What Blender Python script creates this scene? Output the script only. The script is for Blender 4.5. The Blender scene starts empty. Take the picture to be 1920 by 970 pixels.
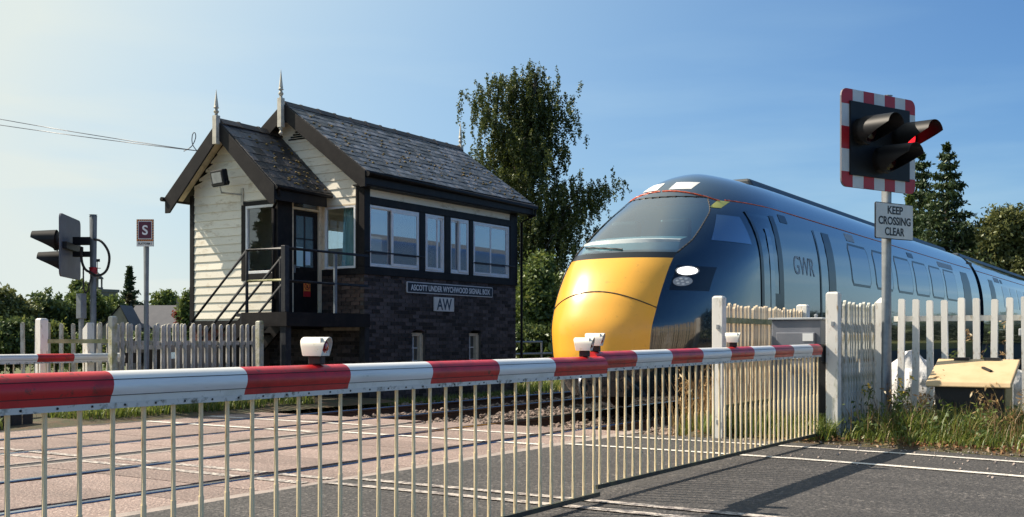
import bpy, bmesh, math, random
import numpy as np
from mathutils import Vector, Matrix
R = math.radians
rnd = random.Random(7)
rng = np.random.default_rng(11)
S = bpy.context.scene

# ---------------------------------------------------------------- camera, sky, sun, exposure
# world axes: x along the railway (to the far right of the picture), y across it, z up
cam_d = bpy.data.cameras.new('camera'); cam = bpy.data.objects.new('camera', cam_d)
S.collection.objects.link(cam); S.camera = cam
AZ = 32.75
cam.location = (0, 0, 1.12)
cam.rotation_euler = (R(90), 0, R(AZ - 90))
cam_d.sensor_width = 36; cam_d.lens = 37.5; cam_d.shift_y = 150/1920
cam_d.clip_start = 0.05; cam_d.clip_end = 3000
CA, SA = math.cos(R(AZ)), math.sin(R(AZ))
def gp(X, Y):                      # metres right of / ahead of the camera -> ground x, y
    return (SA*X + CA*Y, -CA*X + SA*Y)
SUN_EL = 43.0
SUN = Vector((-0.28, 0.96, 0)).normalized()*math.cos(R(SUN_EL)) + Vector((0, 0, math.sin(R(SUN_EL))))
W = bpy.data.worlds.new('World'); S.world = W; W.use_nodes = True
nt = W.node_tree; bg = nt.nodes['Background']
sky = nt.nodes.new('ShaderNodeTexSky'); sky.sky_type = 'NISHITA'; sky.sun_disc = False
sky.sun_elevation = R(SUN_EL); sky.sun_rotation = math.atan2(SUN.x, SUN.y)
sky.altitude = 0; sky.air_density = 1.0; sky.dust_density = 1.5; sky.ozone_density = 6.0
# summer haze: a broad pale glow round the sun, and paler air towards the horizon, over the whole sky
N = nt.nodes.new; LK = nt.links.new
def mth(op, a, b=None, clamp=False):
    q = N('ShaderNodeMath'); q.operation = op; q.use_clamp = clamp
    for i, v in enumerate((a, b)):
        if v is None: continue
        if isinstance(v, (int, float)): q.inputs[i].default_value = v
        else: LK(v, q.inputs[i])
    return q.outputs[0]
tcw = N('ShaderNodeTexCoord'); dt = N('ShaderNodeVectorMath'); dt.operation = 'DOT_PRODUCT'
LK(tcw.outputs['Generated'], dt.inputs[0]); dt.inputs[1].default_value = SUN
glow = mth('POWER', mth('MULTIPLY_ADD', dt.outputs['Value'], 0.5), 5.0)
glow.node.inputs[0].links[0].from_node.inputs[2].default_value = 0.5
sep = N('ShaderNodeSeparateXYZ'); LK(tcw.outputs['Generated'], sep.inputs[0])
hz = mth('POWER', mth('SUBTRACT', 1.0, mth('ABSOLUTE', sep.outputs['Z'])), 8.0)
tint = N('ShaderNodeVectorMath'); tint.operation = 'MULTIPLY'; LK(sky.outputs[0], tint.inputs[0]); tint.inputs[1].default_value = (0.37, 0.60, 0.80)
fac = mth('ADD', mth('MULTIPLY', glow, 2.7), mth('MULTIPLY', hz, 0.72)); fac = mth('SUBTRACT', fac, 0.08, True)
mpw = N('ShaderNodeMapping'); mpw.inputs['Scale'].default_value = (2.2, 2.2, 15.0); LK(tcw.outputs['Generated'], mpw.inputs['Vector'])
nzw = N('ShaderNodeTexNoise'); nzw.inputs['Scale'].default_value = 1.6; nzw.inputs['Detail'].default_value = 5; LK(mpw.outputs[0], nzw.inputs['Vector'])
wisp = mth('MULTIPLY', mth('MULTIPLY', mth('SUBTRACT', nzw.outputs[0], 0.5, True), 2.2), hz)
fac = mth('ADD', fac, wisp, True)
mixw = N('ShaderNodeMix'); mixw.data_type = 'RGBA'; LK(fac, mixw.inputs[0]); LK(tint.outputs[0], mixw.inputs[6]); hazec = N('ShaderNodeMix'); hazec.data_type = 'RGBA'; LK(fac, hazec.inputs[0]); hazec.inputs[6].default_value = (3.3, 5.3, 6.1, 1); hazec.inputs[7].default_value = (4.45, 4.9, 4.75, 1); LK(hazec.outputs[2], mixw.inputs[7])
tot = mixw.outputs[2]
LK(tot, bg.inputs[0]); bg.inputs[1].default_value = 0.10
sd = bpy.data.lights.new('sun', 'SUN'); so = bpy.data.objects.new('sun', sd); S.collection.objects.link(so)
sd.energy = 5.0; sd.angle = R(0.5); sd.color = (1.0, 0.88, 0.72)
so.rotation_euler = (-SUN).to_track_quat('-Z', 'Y').to_euler(); so.location = (0, 0, 60)
S.view_settings.view_transform = 'Standard'; S.view_settings.look = 'None'
S.view_settings.exposure = 0.78; S.view_settings.gamma = 1.0

# ---------------------------------------------------------------- materials
def mat(name, base, rough=0.6, metal=0.0, var=None, bump=None, rand=0.0, coat=0.0, spec=0.5, emit=None, var2=None, coords='Object', stretch=None, streak=None):
    """var=(colour, noise scale, threshold 0..1, softness); bump=(scale, strength)"""
    m = bpy.data.materials.new(name); m.use_nodes = True
    n = m.node_tree.nodes; l = m.node_tree.links; b = n['Principled BSDF']
    b.inputs['Roughness'].default_value = rough; b.inputs['Metallic'].default_value = metal
    b.inputs['Specular IOR Level'].default_value = spec
    b.inputs['Coat Weight'].default_value = coat; b.inputs['Coat Roughness'].default_value = 0.03
    tc = n.new('ShaderNodeTexCoord'); co = tc.outputs[coords]
    if coords == 'World':
        pass
    if stretch:
        mp = n.new('ShaderNodeMapping'); mp.inputs['Scale'].default_value = stretch
        l.new(co, mp.inputs['Vector']); co = mp.outputs[0]
    col = None
    def rgb(c):
        q = n.new('ShaderNodeRGB'); q.outputs[0].default_value = (*c, 1); return q.outputs[0]
    col = rgb(base)
    for vv in (var, var2, streak):
        if not vv: continue
        c2, sc, th, sf = vv[:4]
        ns = n.new('ShaderNodeTexNoise'); ns.inputs['Scale'].default_value = sc; ns.inputs['Detail'].default_value = 6
        ns.inputs['Roughness'].default_value = 0.65
        l.new(co, ns.inputs['Vector'])
        if len(vv) > 4:
            mq = n.new('ShaderNodeMapping'); mq.inputs['Scale'].default_value = vv[4]; l.new(tc.outputs['Object'], mq.inputs['Vector']); l.new(mq.outputs[0], ns.inputs['Vector'])
        mr = n.new('ShaderNodeMapRange'); mr.inputs[1].default_value = th - sf; mr.inputs[2].default_value = th + sf
        l.new(ns.outputs[0], mr.inputs[0])
        mx = n.new('ShaderNodeMix'); mx.data_type = 'RGBA'
        l.new(mr.outputs[0], mx.inputs[0]); l.new(col, mx.inputs[6]); l.new(rgb(c2), mx.inputs[7]); col = mx.outputs[2]
    if rand:
        oi = n.new('ShaderNodeObjectInfo'); ge = n.new('ShaderNodeNewGeometry')
        ad = n.new('ShaderNodeMath'); ad.operation = 'ADD'; l.new(oi.outputs['Random'], ad.inputs[0]); l.new(ge.outputs['Random Per Island'], ad.inputs[1])
        fr = n.new('ShaderNodeMath'); fr.operation = 'FRACT'; l.new(ad.outputs[0], fr.inputs[0])
        mr = n.new('ShaderNodeMapRange'); mr.inputs[3].default_value = 1 - rand; mr.inputs[4].default_value = 1 + rand
        l.new(fr.outputs[0], mr.inputs[0])
        vm = n.new('ShaderNodeVectorMath'); vm.operation = 'SCALE'; l.new(col, vm.inputs[0]); l.new(mr.outputs[0], vm.inputs['Scale']); col = vm.outputs[0]
    l.new(col, b.inputs['Base Color'])
    if emit:
        b.inputs['Emission Color'].default_value = (*emit[0], 1); b.inputs['Emission Strength'].default_value = emit[1]
    if bump:
        ns = n.new('ShaderNodeTexNoise'); ns.inputs['Scale'].default_value = bump[0]; ns.inputs['Detail'].default_value = 5
        l.new(co, ns.inputs['Vector'])
        bp = n.new('ShaderNodeBump'); bp.inputs['Strength'].default_value = bump[1]; bp.inputs['Distance'].default_value = 0.02
        l.new(ns.outputs[0], bp.inputs['Height']); l.new(bp.outputs[0], b.inputs['Normal'])
    return m

def leafmat(name, c1, c2, tr=0.35, c3=None):
    m = bpy.data.materials.new(name); m.use_nodes = True
    n = m.node_tree.nodes; l = m.node_tree.links; n.remove(n['Principled BSDF'])
    out = n['Material Output']
    ge = n.new('ShaderNodeNewGeometry'); cr = n.new('ShaderNodeValToRGB')
    e = cr.color_ramp.elements; e[0].color = (*c1, 1); e[1].color = (*c2, 1)
    if c3:
        k = e.new(0.86); k.color = (*c2, 1); e[-1].position = 1.0; e[-1].color = (*c3, 1)
    l.new(ge.outputs['Random Per Island'], cr.inputs[0])
    d = n.new('ShaderNodeBsdfDiffuse'); t = n.new('ShaderNodeBsdfTranslucent'); g = n.new('ShaderNodeBsdfGlossy')
    g.inputs['Roughness'].default_value = 0.45; g.inputs['Color'].default_value = (.6, .65, .6, 1)
    l.new(cr.outputs[0], d.inputs[0])
    hs = n.new('ShaderNodeHueSaturation'); hs.inputs['Value'].default_value = 1.5; hs.inputs['Hue'].default_value = .485
    l.new(cr.outputs[0], hs.inputs['Color']); l.new(hs.outputs[0], t.inputs[0])
    a = n.new('ShaderNodeMixShader'); a.inputs[0].default_value = tr
    l.new(d.outputs[0], a.inputs[1]); l.new(t.outputs[0], a.inputs[2])
    b = n.new('ShaderNodeMixShader'); b.inputs[0].default_value = 0.05
    l.new(a.outputs[0], b.inputs[1]); l.new(g.outputs[0], b.inputs[2]); l.new(b.outputs[0], out.inputs[0])
    return m

def glassmat(name, tint, refl, trans, dif=None):
    """window glass: a mirror part that grows at grazing angles over a see-through tinted part"""
    m = bpy.data.materials.new(name); m.use_nodes = True
    n = m.node_tree.nodes; l = m.node_tree.links; n.remove(n['Principled BSDF']); out = n['Material Output']
    g = n.new('ShaderNodeBsdfGlossy'); g.inputs['Roughness'].default_value = 0.015; g.inputs['Color'].default_value = (.92, .95, 1, 1)
    t = n.new('ShaderNodeBsdfTransparent'); t.inputs[0].default_value = (*tint, 1)
    d = n.new('ShaderNodeBsdfDiffuse'); d.inputs[0].default_value = (*(dif or (.25, .26, .30)), 1)
    a = n.new('ShaderNodeMixShader'); a.inputs[0].default_value = 1 - trans
    l.new(t.outputs[0], a.inputs[1]); l.new(d.outputs[0], a.inputs[2])
    f = n.new('ShaderNodeLayerWeight'); f.inputs[0].default_value = 0.5
    pw = n.new('ShaderNodeMath'); pw.operation = 'POWER'; pw.inputs[1].default_value = 4; l.new(f.outputs['Facing'], pw.inputs[0])
    mr = n.new('ShaderNodeMapRange'); mr.inputs[3].default_value = refl; mr.inputs[4].default_value = 1
    l.new(pw.outputs[0], mr.inputs[0])
    b = n.new('ShaderNodeMixShader'); l.new(mr.outputs[0], b.inputs[0]); l.new(a.outputs[0], b.inputs[1]); l.new(g.outputs[0], b.inputs[2])
    l.new(b.outputs[0], out.inputs[0])
    return m

M = {}
M['asphalt'] = mat('asphalt', (.052, .049, .048), .85, var=((.17, .155, .145), 34, .57, .05), var2=((.016, .0155, .016), 22, .59, .05), streak=((.040, .038, .038), 1.0, .53, .14, (2.2, .35, 1)), bump=(40, 1.0))
M['patch'] = mat('old_asphalt', (.085, .08, .076), .88, var=((.18, .165, .15), 34, .56, .05), var2=((.035, .033, .033), 20, .6, .06), bump=(40, 1.0))
M['verge_soil'] = mat('soil', (.085, .055, .035), .95, var=((.16, .06, .03), 9, .58, .1), var2=((.05, .06, .025), 3, .5, .2), bump=(30, .8))
M['grass_ground'] = mat('grass_ground', (.05, .075, .02), .95, var=((.11, .115, .035), .8, .5, .2), bump=(20, .8))
M['bed'] = mat('ballast_bed', (.055, .045, .04), .95, var=((.12, .095, .08), 40, .52, .12), bump=(45, 1.0))
M['stone'] = mat('ballast_stone', (.20, .15, .125), .9, rand=.6, bump=(30, .5))
M['panel'] = mat('pink_panel', (.265, .192, .168), .88, var=((.48, .38, .33), 34, .57, .05), var2=((.12, .09, .08), 26, .60, .05), streak=((.18, .14, .125), 1.0, .56, .14, (1.6, .3, 1)), rand=.18, bump=(45, 1.0))
M['concrete'] = mat('concrete', (.34, .285, .255), .85, var=((.22, .19, .17), 6, .56, .12), bump=(90, .4), rand=.08)
M['rail_side'] = mat('rail_rust', (.085, .045, .03), .75, var=((.05, .035, .03), 8, .5, .2))
M['rail_top'] = mat('rail_head', (.45, .46, .5), .22, 1.0, var=((.3, .3, .33), 3, .55, .2))
M['groove'] = mat('groove_rubber', (.012, .012, .014), .6)
M['sleeper'] = mat('sleeper', (.12, .095, .075), .9, var=((.07, .055, .045), 8, .5, .2), bump=(30, .6))
M['mark'] = mat('road_paint', (.66, .62, .56), .75, var=((.20, .185, .175), 24, .60, .05), bump=(60, .4))
M['mark_worn'] = mat('worn_road_paint', (.50, .45, .40), .8, var=((.15, .13, .125), 18, .50, .06), bump=(60, .4))
M['white_boom'] = mat('boom_white', (.84, .81, .73), .45, var=((.55, .52, .42), 4, .64, .12), var2=((.12, .12, .06), 30, .70, .04))
M['alu'] = mat('boom_silver', (.86, .84, .80), .34, .1, var=((.62, .60, .56), 5, .62, .2), var2=((.2, .2, .16), 34, .71, .04), stretch=(.3, 3, 3))
M['red_boom'] = mat('boom_red', (.62, .018, .022), .38, var=((.30, .012, .014), 3.5, .58, .1), var2=((.07, .03, .02), 22, .66, .06), coat=.1)
M['lip'] = mat('boom_lip', (.74, .73, .68), .5, var=((.12, .12, .08), 20, .60, .07))
M['dark_steel'] = mat('dark_steel', (.05, .05, .045), .55, .3, var=((.1, .11, .06), 9, .56, .12))
M['bar'] = mat('skirt_bar', (.90, .74, .47), .5, var=((.42, .24, .08), 14, .63, .08), var2=((.10, .09, .03), 22, .69, .05), stretch=(6, 6, .8))
M['lampwhite'] = mat('lamp_white', (.78, .75, .66), .45, var=((.40, .42, .16), 22, .66, .06))
M['lens'] = mat('red_lens', (.42, .006, .012), .15, coat=.6)
M['rubber'] = mat('black_rubber', (.018, .017, .017), .6)
M['fence'] = mat('white_fence', (.78, .76, .71), .65, var=((.40, .29, .17), 6, .64, .07), var2=((.34, .37, .28), 3.5, .65, .07), rand=.08, stretch=(3, 3, 1), bump=(40, .08))
M['fence_green'] = mat('algae_fence', (.58, .58, .54), .75, var=((.17, .18, .10), 4, .56, .08), var2=((.26, .19, .10), 8, .62, .07), rand=.15, stretch=(3, 3, .8), bump=(40, .12))
M['fence_cream'] = mat('cream_fence', (.66, .56, .42), .6, var=((.34, .22, .10), 9, .56, .09), rand=.08, stretch=(5, 5, .8))
M['fence_grey'] = mat('grey_fence', (.50, .48, .44), .8, var=((.22, .20, .16), 6, .54, .1), var2=((.27, .27, .14), 3, .62, .1), rand=.18, stretch=(3, 3, .8), bump=(40, .12))
M['fence_moss'] = mat('moss_fence', (.38, .36, .20), .8, var=((.2, .21, .09), 6, .52, .1), bump=(40, .3))
M['fence_post'] = mat('old_white_post', (.52, .51, .44), .75, var=((.30, .29, .14), 5, .55, .1), bump=(40, .3))
M['galv'] = mat('galvanised', (.36, .38, .40), .42, .55, var=((.25, .27, .29), 12, .5, .18))
M['galv_dark'] = mat('grey_pole', (.19, .22, .25), .5, .3, var=((.14, .16, .18), 9, .52, .15))
M['grey_cab'] = mat('cabinet_grey', (.15, .165, .20), .5, var=((.19, .2, .23), 4, .55, .15))
M['lightgrey_cab'] = mat('cabinet_light', (.46, .49, .52), .5, var=((.36, .38, .4), 4, .55, .15))
M['darkgrey_cab'] = mat('cabinet_dark', (.10, .11, .14), .5, var=((.07, .075, .09), 4, .55, .15))
M['label_white'] = mat('label_white', (.72, .74, .76), .5)
M['black'] = mat('black_matt', (.006, .0065, .008), .5, spec=.25, var=((.012, .013, .016), 6, .5, .2))
M['sig_back'] = mat('signal_back', (.12, .13, .16), .55, var=((.09, .095, .115), 5, .5, .2))
M['sig_red'] = mat('sign_red', (.44, .014, .022), .45, var=((.36, .012, .02), 7, .55, .15))
M['sig_white'] = mat('sign_white', (.62, .63, .64), .45, var=((.54, .55, .56), 7, .55, .15))
M['lens_off'] = mat('dark_lens', (.03, .006, .008), .2)
M['lit_red'] = mat('lit_red', (.6, .0, .01), .3, emit=((1, .02, .03), 1.0))
M['sign_face'] = mat('sign_face', (.68, .68, .66), .45, var=((.6, .6, .57), 5, .55, .15))
M['ink'] = mat('sign_ink', (.012, .012, .014), .5)
M['name_blue'] = mat('name_board_black', (.012, .016, .03), .4)
M['aw_blue'] = mat('aw_letter', (.03, .055, .09), .5)
M['maroon'] = mat('maroon', (.085, .012, .035), .5)
M['orange'] = mat('orange', (.75, .26, .05), .5)
M['wall_paint'] = mat('cream_board', (.82, .77, .65), .6, var=((.56, .48, .36), 3.5, .64, .09), var2=((.40, .36, .30), 14, .68, .05), rand=.08, stretch=(1, 1, 2.5), bump=(25, .06))
M['black_paint'] = mat('black_paint', (.010, .0088, .010), .5, spec=.18, var=((.020, .018, .018), 5, .57, .12), bump=(30, .07))
M['rail_paint'] = mat('dark_rail_paint', (.018, .020, .026), .5, spec=.3, var=((.04, .042, .045), 9, .58, .12))
M['brick'] = mat('dark_brick', (.082, .066, .064), .85, var=((.044, .038, .042), 12, .5, .15), rand=.7, bump=(60, .6))
M['brick_red'] = mat('red_brick', (.16, .045, .03), .85, var=((.08, .03, .025), 12, .5, .15), rand=.4, bump=(60, .6))
M['brick_brown'] = mat('brown_brick', (.11, .068, .05), .85, var=((.05, .036, .034), 10, .5, .15), rand=.6, bump=(60, .6))
M['mortar'] = mat('mortar', (.13, .112, .10), .95, var=((.06, .054, .05), 5, .5, .2))
M['slate'] = mat('slate', (.040, .046, .062), .5, var=((.14, .145, .165), 6, .60, .10), var2=((.22, .115, .035), 10, .66, .035), rand=.8, bump=(35, .6))
M['slate_moss'] = mat('lichen_slate', (.07, .066, .066), .6, var=((.26, .125, .035), 9, .60, .05), var2=((.03, .035, .05), 6, .5, .15), rand=.7, bump=(35, .6))
M['moss'] = mat('roof_moss', (.17, .10, .03), .95, var=((.10, .09, .03), 30, .5, .2), rand=.5)
M['ridge'] = mat('ridge_tile', (.05, .045, .047), .7, var=((.1, .07, .045), 9, .58, .1), rand=.3, bump=(35, .5))
M['upvc'] = mat('window_white', (.78, .79, .80), .35, var=((.66, .66, .64), 6, .6, .15))
M['cream_trim'] = mat('cream_trim', (.70, .58, .42), .6, var=((.5, .4, .27), 8, .6, .1))
M['finial'] = mat('finial_paint', (.58, .55, .47), .6, var=((.38, .36, .3), 9, .58, .12))
M['glass'] = glassmat('box_glass', (.75, .78, .84), .30, .55)
M['glass_clear'] = glassmat('porch_glass', (.9, .93, .93), .08, 1.0)
M['glass_door'] = glassmat('door_glass', (.45, .6, .7), .16, .75)
M['inside'] = mat('interior', (.42, .40, .36), .9)
M['curtain'] = mat('curtain', (.40, .62, .62), .8, var=((.3, .5, .52), 6, .5, .2))
M['paper_blue'] = mat('paper_blue', (.55, .75, .92), .7)
M['paper_teal'] = mat('paper_teal', (.55, .80, .84), .7)
M['train'] = mat('train_paint', (.006, .017, .034), .13, coat=1.0, spec=.6)
M['train_side'] = mat('train_side_paint', (.020, .027, .036), .16, coat=1.0, spec=.6)
M['train_yellow'] = mat('train_yellow', (.82, .41, .035), .33, coat=.4, var=((.78, .38, .04), 2, .5, .3), var2=((.55, .27, .04), 14, .68, .07))
M['nose_joint'] = mat('nose_joint', (.22, .10, .012), .6)
M['train_roof'] = mat('train_roof', (.05, .06, .07), .45)
M['train_glass'] = glassmat('train_glass', (.5, .6, .7), .22, .0, (.012, .02, .03))
M['windscreen'] = glassmat('windscreen_glass', (.50, .74, .80), .27, .85, (.01, .05, .08))
M['train_door'] = mat('train_door_edge', (.006, .008, .012), .3)
M['train_silver'] = mat('train_lettering', (.34, .36, .39), .5)
M['train_orange'] = mat('train_pinstripe', (.62, .10, .03), .4)
M['train_lamp'] = mat('headlight', (.9, .92, .95), .2, emit=((1, .97, .92), 1.6))
M['train_white'] = mat('train_white_panel', (.74, .73, .70), .4)
M['train_cover'] = mat('train_yellow_cover', (.62, .56, .12), .4)
M['cab_lining'] = mat('cab_lining', (.10, .32, .44), .6)
M['desk'] = mat('cab_desk', (.42, .48, .50), .6, var=((.3, .35, .37), 4, .5, .2))
M['cab_glass'] = glassmat('cab_side_glass', (.5, .6, .7), .42, .0, (.03, .05, .07))
M['under'] = mat('underframe', (.02, .02, .021), .7)
M['bin_lid'] = mat('bin_lid', (.58, .43, .25), .65, var=((.48, .34, .18), 3, .6, .12))
M['bin_body'] = mat('bin_body', (.016, .017, .02), .6)
M['bin_side'] = mat('bin_end', (.36, .28, .12), .7)
M['sack'] = mat('sack', (.70, .70, .70), .7, var=((.50, .5, .5), 5, .5, .2), bump=(9, 1.0))
M['bark'] = mat('bark', (.075, .06, .045), .95, var=((.035, .03, .025), 8, .5, .2), bump=(18, .9))
M['birch_bark'] = mat('birch_bark', (.24, .22, .2), .9, var=((.04, .035, .03), 5, .52, .1), bump=(18, .6))
M['house_stone'] = mat('house_stone', (.34, .29, .22), .9, var=((.24, .2, .15), 3, .5, .2))
M['house_roof'] = mat('house_roof', (.07, .072, .085), .8, var=((.1, .1, .11), 2, .5, .2))
M['tower_stone'] = mat('tower_stone', (.20, .19, .17), .9, var=((.14, .13, .12), 2, .5, .2))
M['timber'] = mat('dark_timber', (.03, .026, .022), .9, rand=.4, bump=(30, .6))
M['wire'] = mat('wire', (.03, .05, .09), .5)
L_birch = leafmat('birch_leaf', (.028, .044, .012), (.070, .092, .022), .34, (.12, .13, .035))
L_dark = leafmat('dark_leaf', (.038, .066, .022), (.092, .13, .04), .32, (.13, .15, .045))
L_mid = leafmat('mid_leaf', (.055, .09, .022), (.12, .165, .042), .32, (.16, .18, .05))
L_light = leafmat('light_leaf', (.08, .115, .025), (.17, .20, .05), .35, (.22, .23, .07))
L_con = leafmat('conifer_leaf', (.018, .036, .016), (.05, .078, .028), .18, (.085, .11, .035))
L_conb = leafmat('brown_conifer_leaf', (.03, .03, .016), (.065, .06, .028), .15, (.085, .07, .03))
L_hedge = leafmat('hedge_leaf', (.010, .016, .008), (.022, .034, .014), .1)
L_olive = leafmat('olive_leaf', (.07, .088, .028), (.15, .165, .058), .3, (.18, .18, .07))
L_red = leafmat('red_leaf', (.14, .04, .025), (.22, .07, .04), .3)
L_red2 = leafmat('litter', (.16, .06, .03), (.26, .15, .07), .1, (.14, .16, .05))
L_grass = leafmat('grass_blade', (.07, .115, .02), (.17, .215, .045), .4, (.34, .27, .11))
L_dry = leafmat('dry_stalk', (.20, .12, .05), (.36, .25, .12), .25)
L_flower = leafmat('yellow_flower', (.55, .40, .05), (.65, .5, .1), .3)

# ---------------------------------------------------------------- mesh helpers
ORG = {}
def org(o): return ORG.get(o.name, Vector((0, 0, 0))) if o else Vector((0, 0, 0))
class MB:
    def __init__(s): s.v = []; s.f = []; s.m = []
    def add(s, vs, fs, mi=0):
        k = len(s.v); s.v += [tuple(p) for p in vs]; s.f += [tuple(i + k for i in f) for f in fs]; s.m += [mi]*len(fs); return s
    def box(s, x0, x1, y0, y1, z0, z1, mi=0):
        vs = [(x, y, z) for z in (z0, z1) for y in (y0, y1) for x in (x0, x1)]
        return s.add(vs, [(0, 2, 3, 1), (4, 5, 7, 6), (0, 1, 5, 4), (2, 6, 7, 3), (0, 4, 6, 2), (1, 3, 7, 5)], mi)
    def rbox(s, c, size, mtx, mi=0):
        a, b, d = [q/2 for q in size]; c = Vector(c)
        vs = [c + mtx @ Vector((x, y, z)) for z in (-d, d) for y in (-b, b) for x in (-a, a)]
        return s.add(vs, [(0, 2, 3, 1), (4, 5, 7, 6), (0, 1, 5, 4), (2, 6, 7, 3), (0, 4, 6, 2), (1, 3, 7, 5)], mi)
    def beam(s, p, q, w, h, mi=0, up=(0, 0, 1)):          # a bar from p to q, w wide, h deep
        p, q = Vector(p), Vector(q); d = (q - p); L = d.length; d.normalize(); u = Vector(up)
        sd = d.cross(u)
        if sd.length < 1e-5: sd = Vector((1, 0, 0))
        sd.normalize(); u = sd.cross(d)
        return s.rbox((p + q)/2, (L, w, h), Matrix((d, sd, u)).transposed(), mi)
    def tube(s, pts, r, n=8, mi=0, caps=True):
        pts = [Vector(p) for p in pts]; rs = r if isinstance(r, (list, tuple)) else [r]*len(pts)
        k = len(s.v); ref = None
        for i, p in enumerate(pts):
            d = (pts[min(i + 1, len(pts) - 1)] - pts[max(i - 1, 0)])
            if d.length < 1e-9: d = Vector((0, 0, 1))
            d.normalize()
            if ref is None: ref = Vector((1, 0, 0)) if abs(d.x) < .9 else Vector((0, 1, 0))
            a = d.cross(ref)
            if a.length < 1e-6: a = d.cross(Vector((0, 0, 1)))
            a.normalize(); b = d.cross(a); ref = b.cross(d)
            for j in range(n):
                t = 2*math.pi*(j + .5)/n; s.v.append(tuple(p + (a*math.cos(t) + b*math.sin(t))*rs[i]))
        for i in range(len(pts) - 1):
            for j in range(n):
                a0 = k + i*n + j; a1 = k + i*n + (j + 1) % n
                s.f.append((a0, a1, a1 + n, a0 + n)); s.m.append(mi)
        if caps:
            s.f.append(tuple(k + j for j in reversed(range(n)))); s.m.append(mi)
            e = k + (len(pts) - 1)*n; s.f.append(tuple(e + j for j in range(n))); s.m.append(mi)
        return s
    def lathe(s, prof, o, axis=(0, 0, 1), n=16, mi=0, caps=True):
        ax = Vector(axis).normalized(); o = Vector(o)
        return s.tube([o + ax*z for r, z in prof], [max(r, 1e-4) for r, z in prof], n, mi, caps)
    def prism(s, poly, axis, a0, a1, mi=0):               # poly in the two other axes (in x,y,z order)
        n = len(poly); vs = []
        for a in (a0, a1):
            for p in poly:
                q = list(p); q.insert(axis, a); vs.append(q)
        fs = [tuple(range(n)), tuple(reversed(range(n, 2*n)))] + [(i, n + i, n + (i + 1) % n, (i + 1) % n) for i in range(n)]
        return s.add(vs, fs, mi)
    def grid(s, P, mi=0, closed=False):                   # P[i][j] points
        k = len(s.v); a = len(P); b = len(P[0])
        for r in P: s.v += [tuple(p) for p in r]
        for i in range(a - 1):
            for j in range(b - 1 + closed):
                s.f.append((k + i*b + j, k + i*b + (j + 1) % b, k + (i + 1)*b + (j + 1) % b, k + (i + 1)*b + j)); s.m.append(mi)
        return s
def chaikin(pts, k=3):
    pts = [Vector(p) for p in pts]
    for _ in range(k):
        q = [pts[0]]
        for a, b in zip(pts[:-1], pts[1:]): q += [a.lerp(b, .25), a.lerp(b, .75)]
        pts = q + [pts[-1]]
    return pts
def mesh_of(mb, mats, o=Vector((0, 0, 0)), smooth=False, fix=True):
    me = bpy.data.meshes.new('m')
    me.from_pydata([(v[0] - o[0], v[1] - o[1], v[2] - o[2]) for v in mb.v], [], mb.f)
    for m in (mats if isinstance(mats, (list, tuple)) else [mats]): me.materials.append(m)
    if any(mb.m): me.polygons.foreach_set('material_index', mb.m)
    if fix:
        b = bmesh.new(); b.from_mesh(me); bmesh.ops.recalc_face_normals(b, faces=b.faces); b.to_mesh(me); b.free()
    if smooth:
        me.polygons.foreach_set('use_smooth', [True]*len(me.polygons)); me.set_sharp_from_angle(angle=R(38))
    me.update(); return me
def link(name, data, parent=None, loc=(0, 0, 0)):
    o = bpy.data.objects.new(name, data); S.collection.objects.link(o)
    if parent: o.parent = parent
    o.location = loc; return o
def props(o, label=None, cat=None, group=None, kind=None):
    if label: o['label'] = label
    if cat: o['category'] = cat
    if group: o['group'] = group
    if kind: o['kind'] = kind
    return o
def thing(name, label, cat, loc=(0, 0, 0), group=None, kind=None):
    o = link(name, None, None, loc); o.empty_display_size = .2; ORG[o.name] = Vector(loc)
    return props(o, label, cat, group, kind)
def obj(name, mb, mats, parent=None, smooth=False, bevel=0, label=None, cat=None, group=None, kind=None, at=None):
    """one mesh object, its geometry given in world coordinates; `at` = world origin for it"""
    po = org(parent); o0 = Vector(at) if at is not None else (po if parent else Vector((0, 0, 0)))
    o = link(name, mesh_of(mb, mats, o0, smooth), parent, o0 - po); ORG[o.name] = o0
    o.data.name = name
    if bevel:
        b = o.modifiers.new('bevel', 'BEVEL'); b.width = bevel; b.segments = 2; b.limit_method = 'ANGLE'
    return props(o, label, cat, group, kind)
def piece(name, me, parent, loc, rot=None, sc=None):       # a repeat sharing mesh data; loc in world
    o = bpy.data.objects.new(name, me); S.collection.objects.link(o); o.parent = parent; o.location = Vector(loc) - org(parent)
    if rot: o.rotation_euler = rot
    if sc: o.scale = sc
    return o
def copy_tree(o, parent=None, delta=None):
    c = o.copy(); S.collection.objects.link(c); c.parent = parent
    if delta is not None: c.location = Vector(o.location) + Vector(delta)
    for ch in list(o.children): copy_tree(ch, c)
    return c
def B(*a): return MB().box(*a)
def text_mb(txt, size, mtx, bold=0.0, extrude=0.002, width=None, spacing=1.0):
    cu = bpy.data.curves.new('t', 'FONT'); cu.body = txt; cu.size = size; cu.align_x = 'CENTER'; cu.align_y = 'CENTER'
    cu.extrude = extrude; cu.offset = bold; cu.space_character = spacing; cu.resolution_u = 4
    o = bpy.data.objects.new('t', cu); S.collection.objects.link(o)
    bpy.context.view_layer.update()
    me = bpy.data.meshes.new_from_object(o.evaluated_get(bpy.context.evaluated_depsgraph_get()))
    bpy.data.objects.remove(o); mb = MB()
    vs = [v.co.copy() for v in me.vertices]
    xs = [v.x for v in vs]; ys = [v.y for v in vs]; cx = (max(xs) + min(xs))/2; cy = (max(ys) + min(ys))/2
    k = width/(max(xs) - min(xs)) if width else 1
    mb.add([mtx @ Vector(((v.x - cx)*k, v.y - cy, v.z)) for v in vs], [tuple(p.vertices) for p in me.polygons])
    bpy.data.meshes.remove(me); return mb
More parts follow.
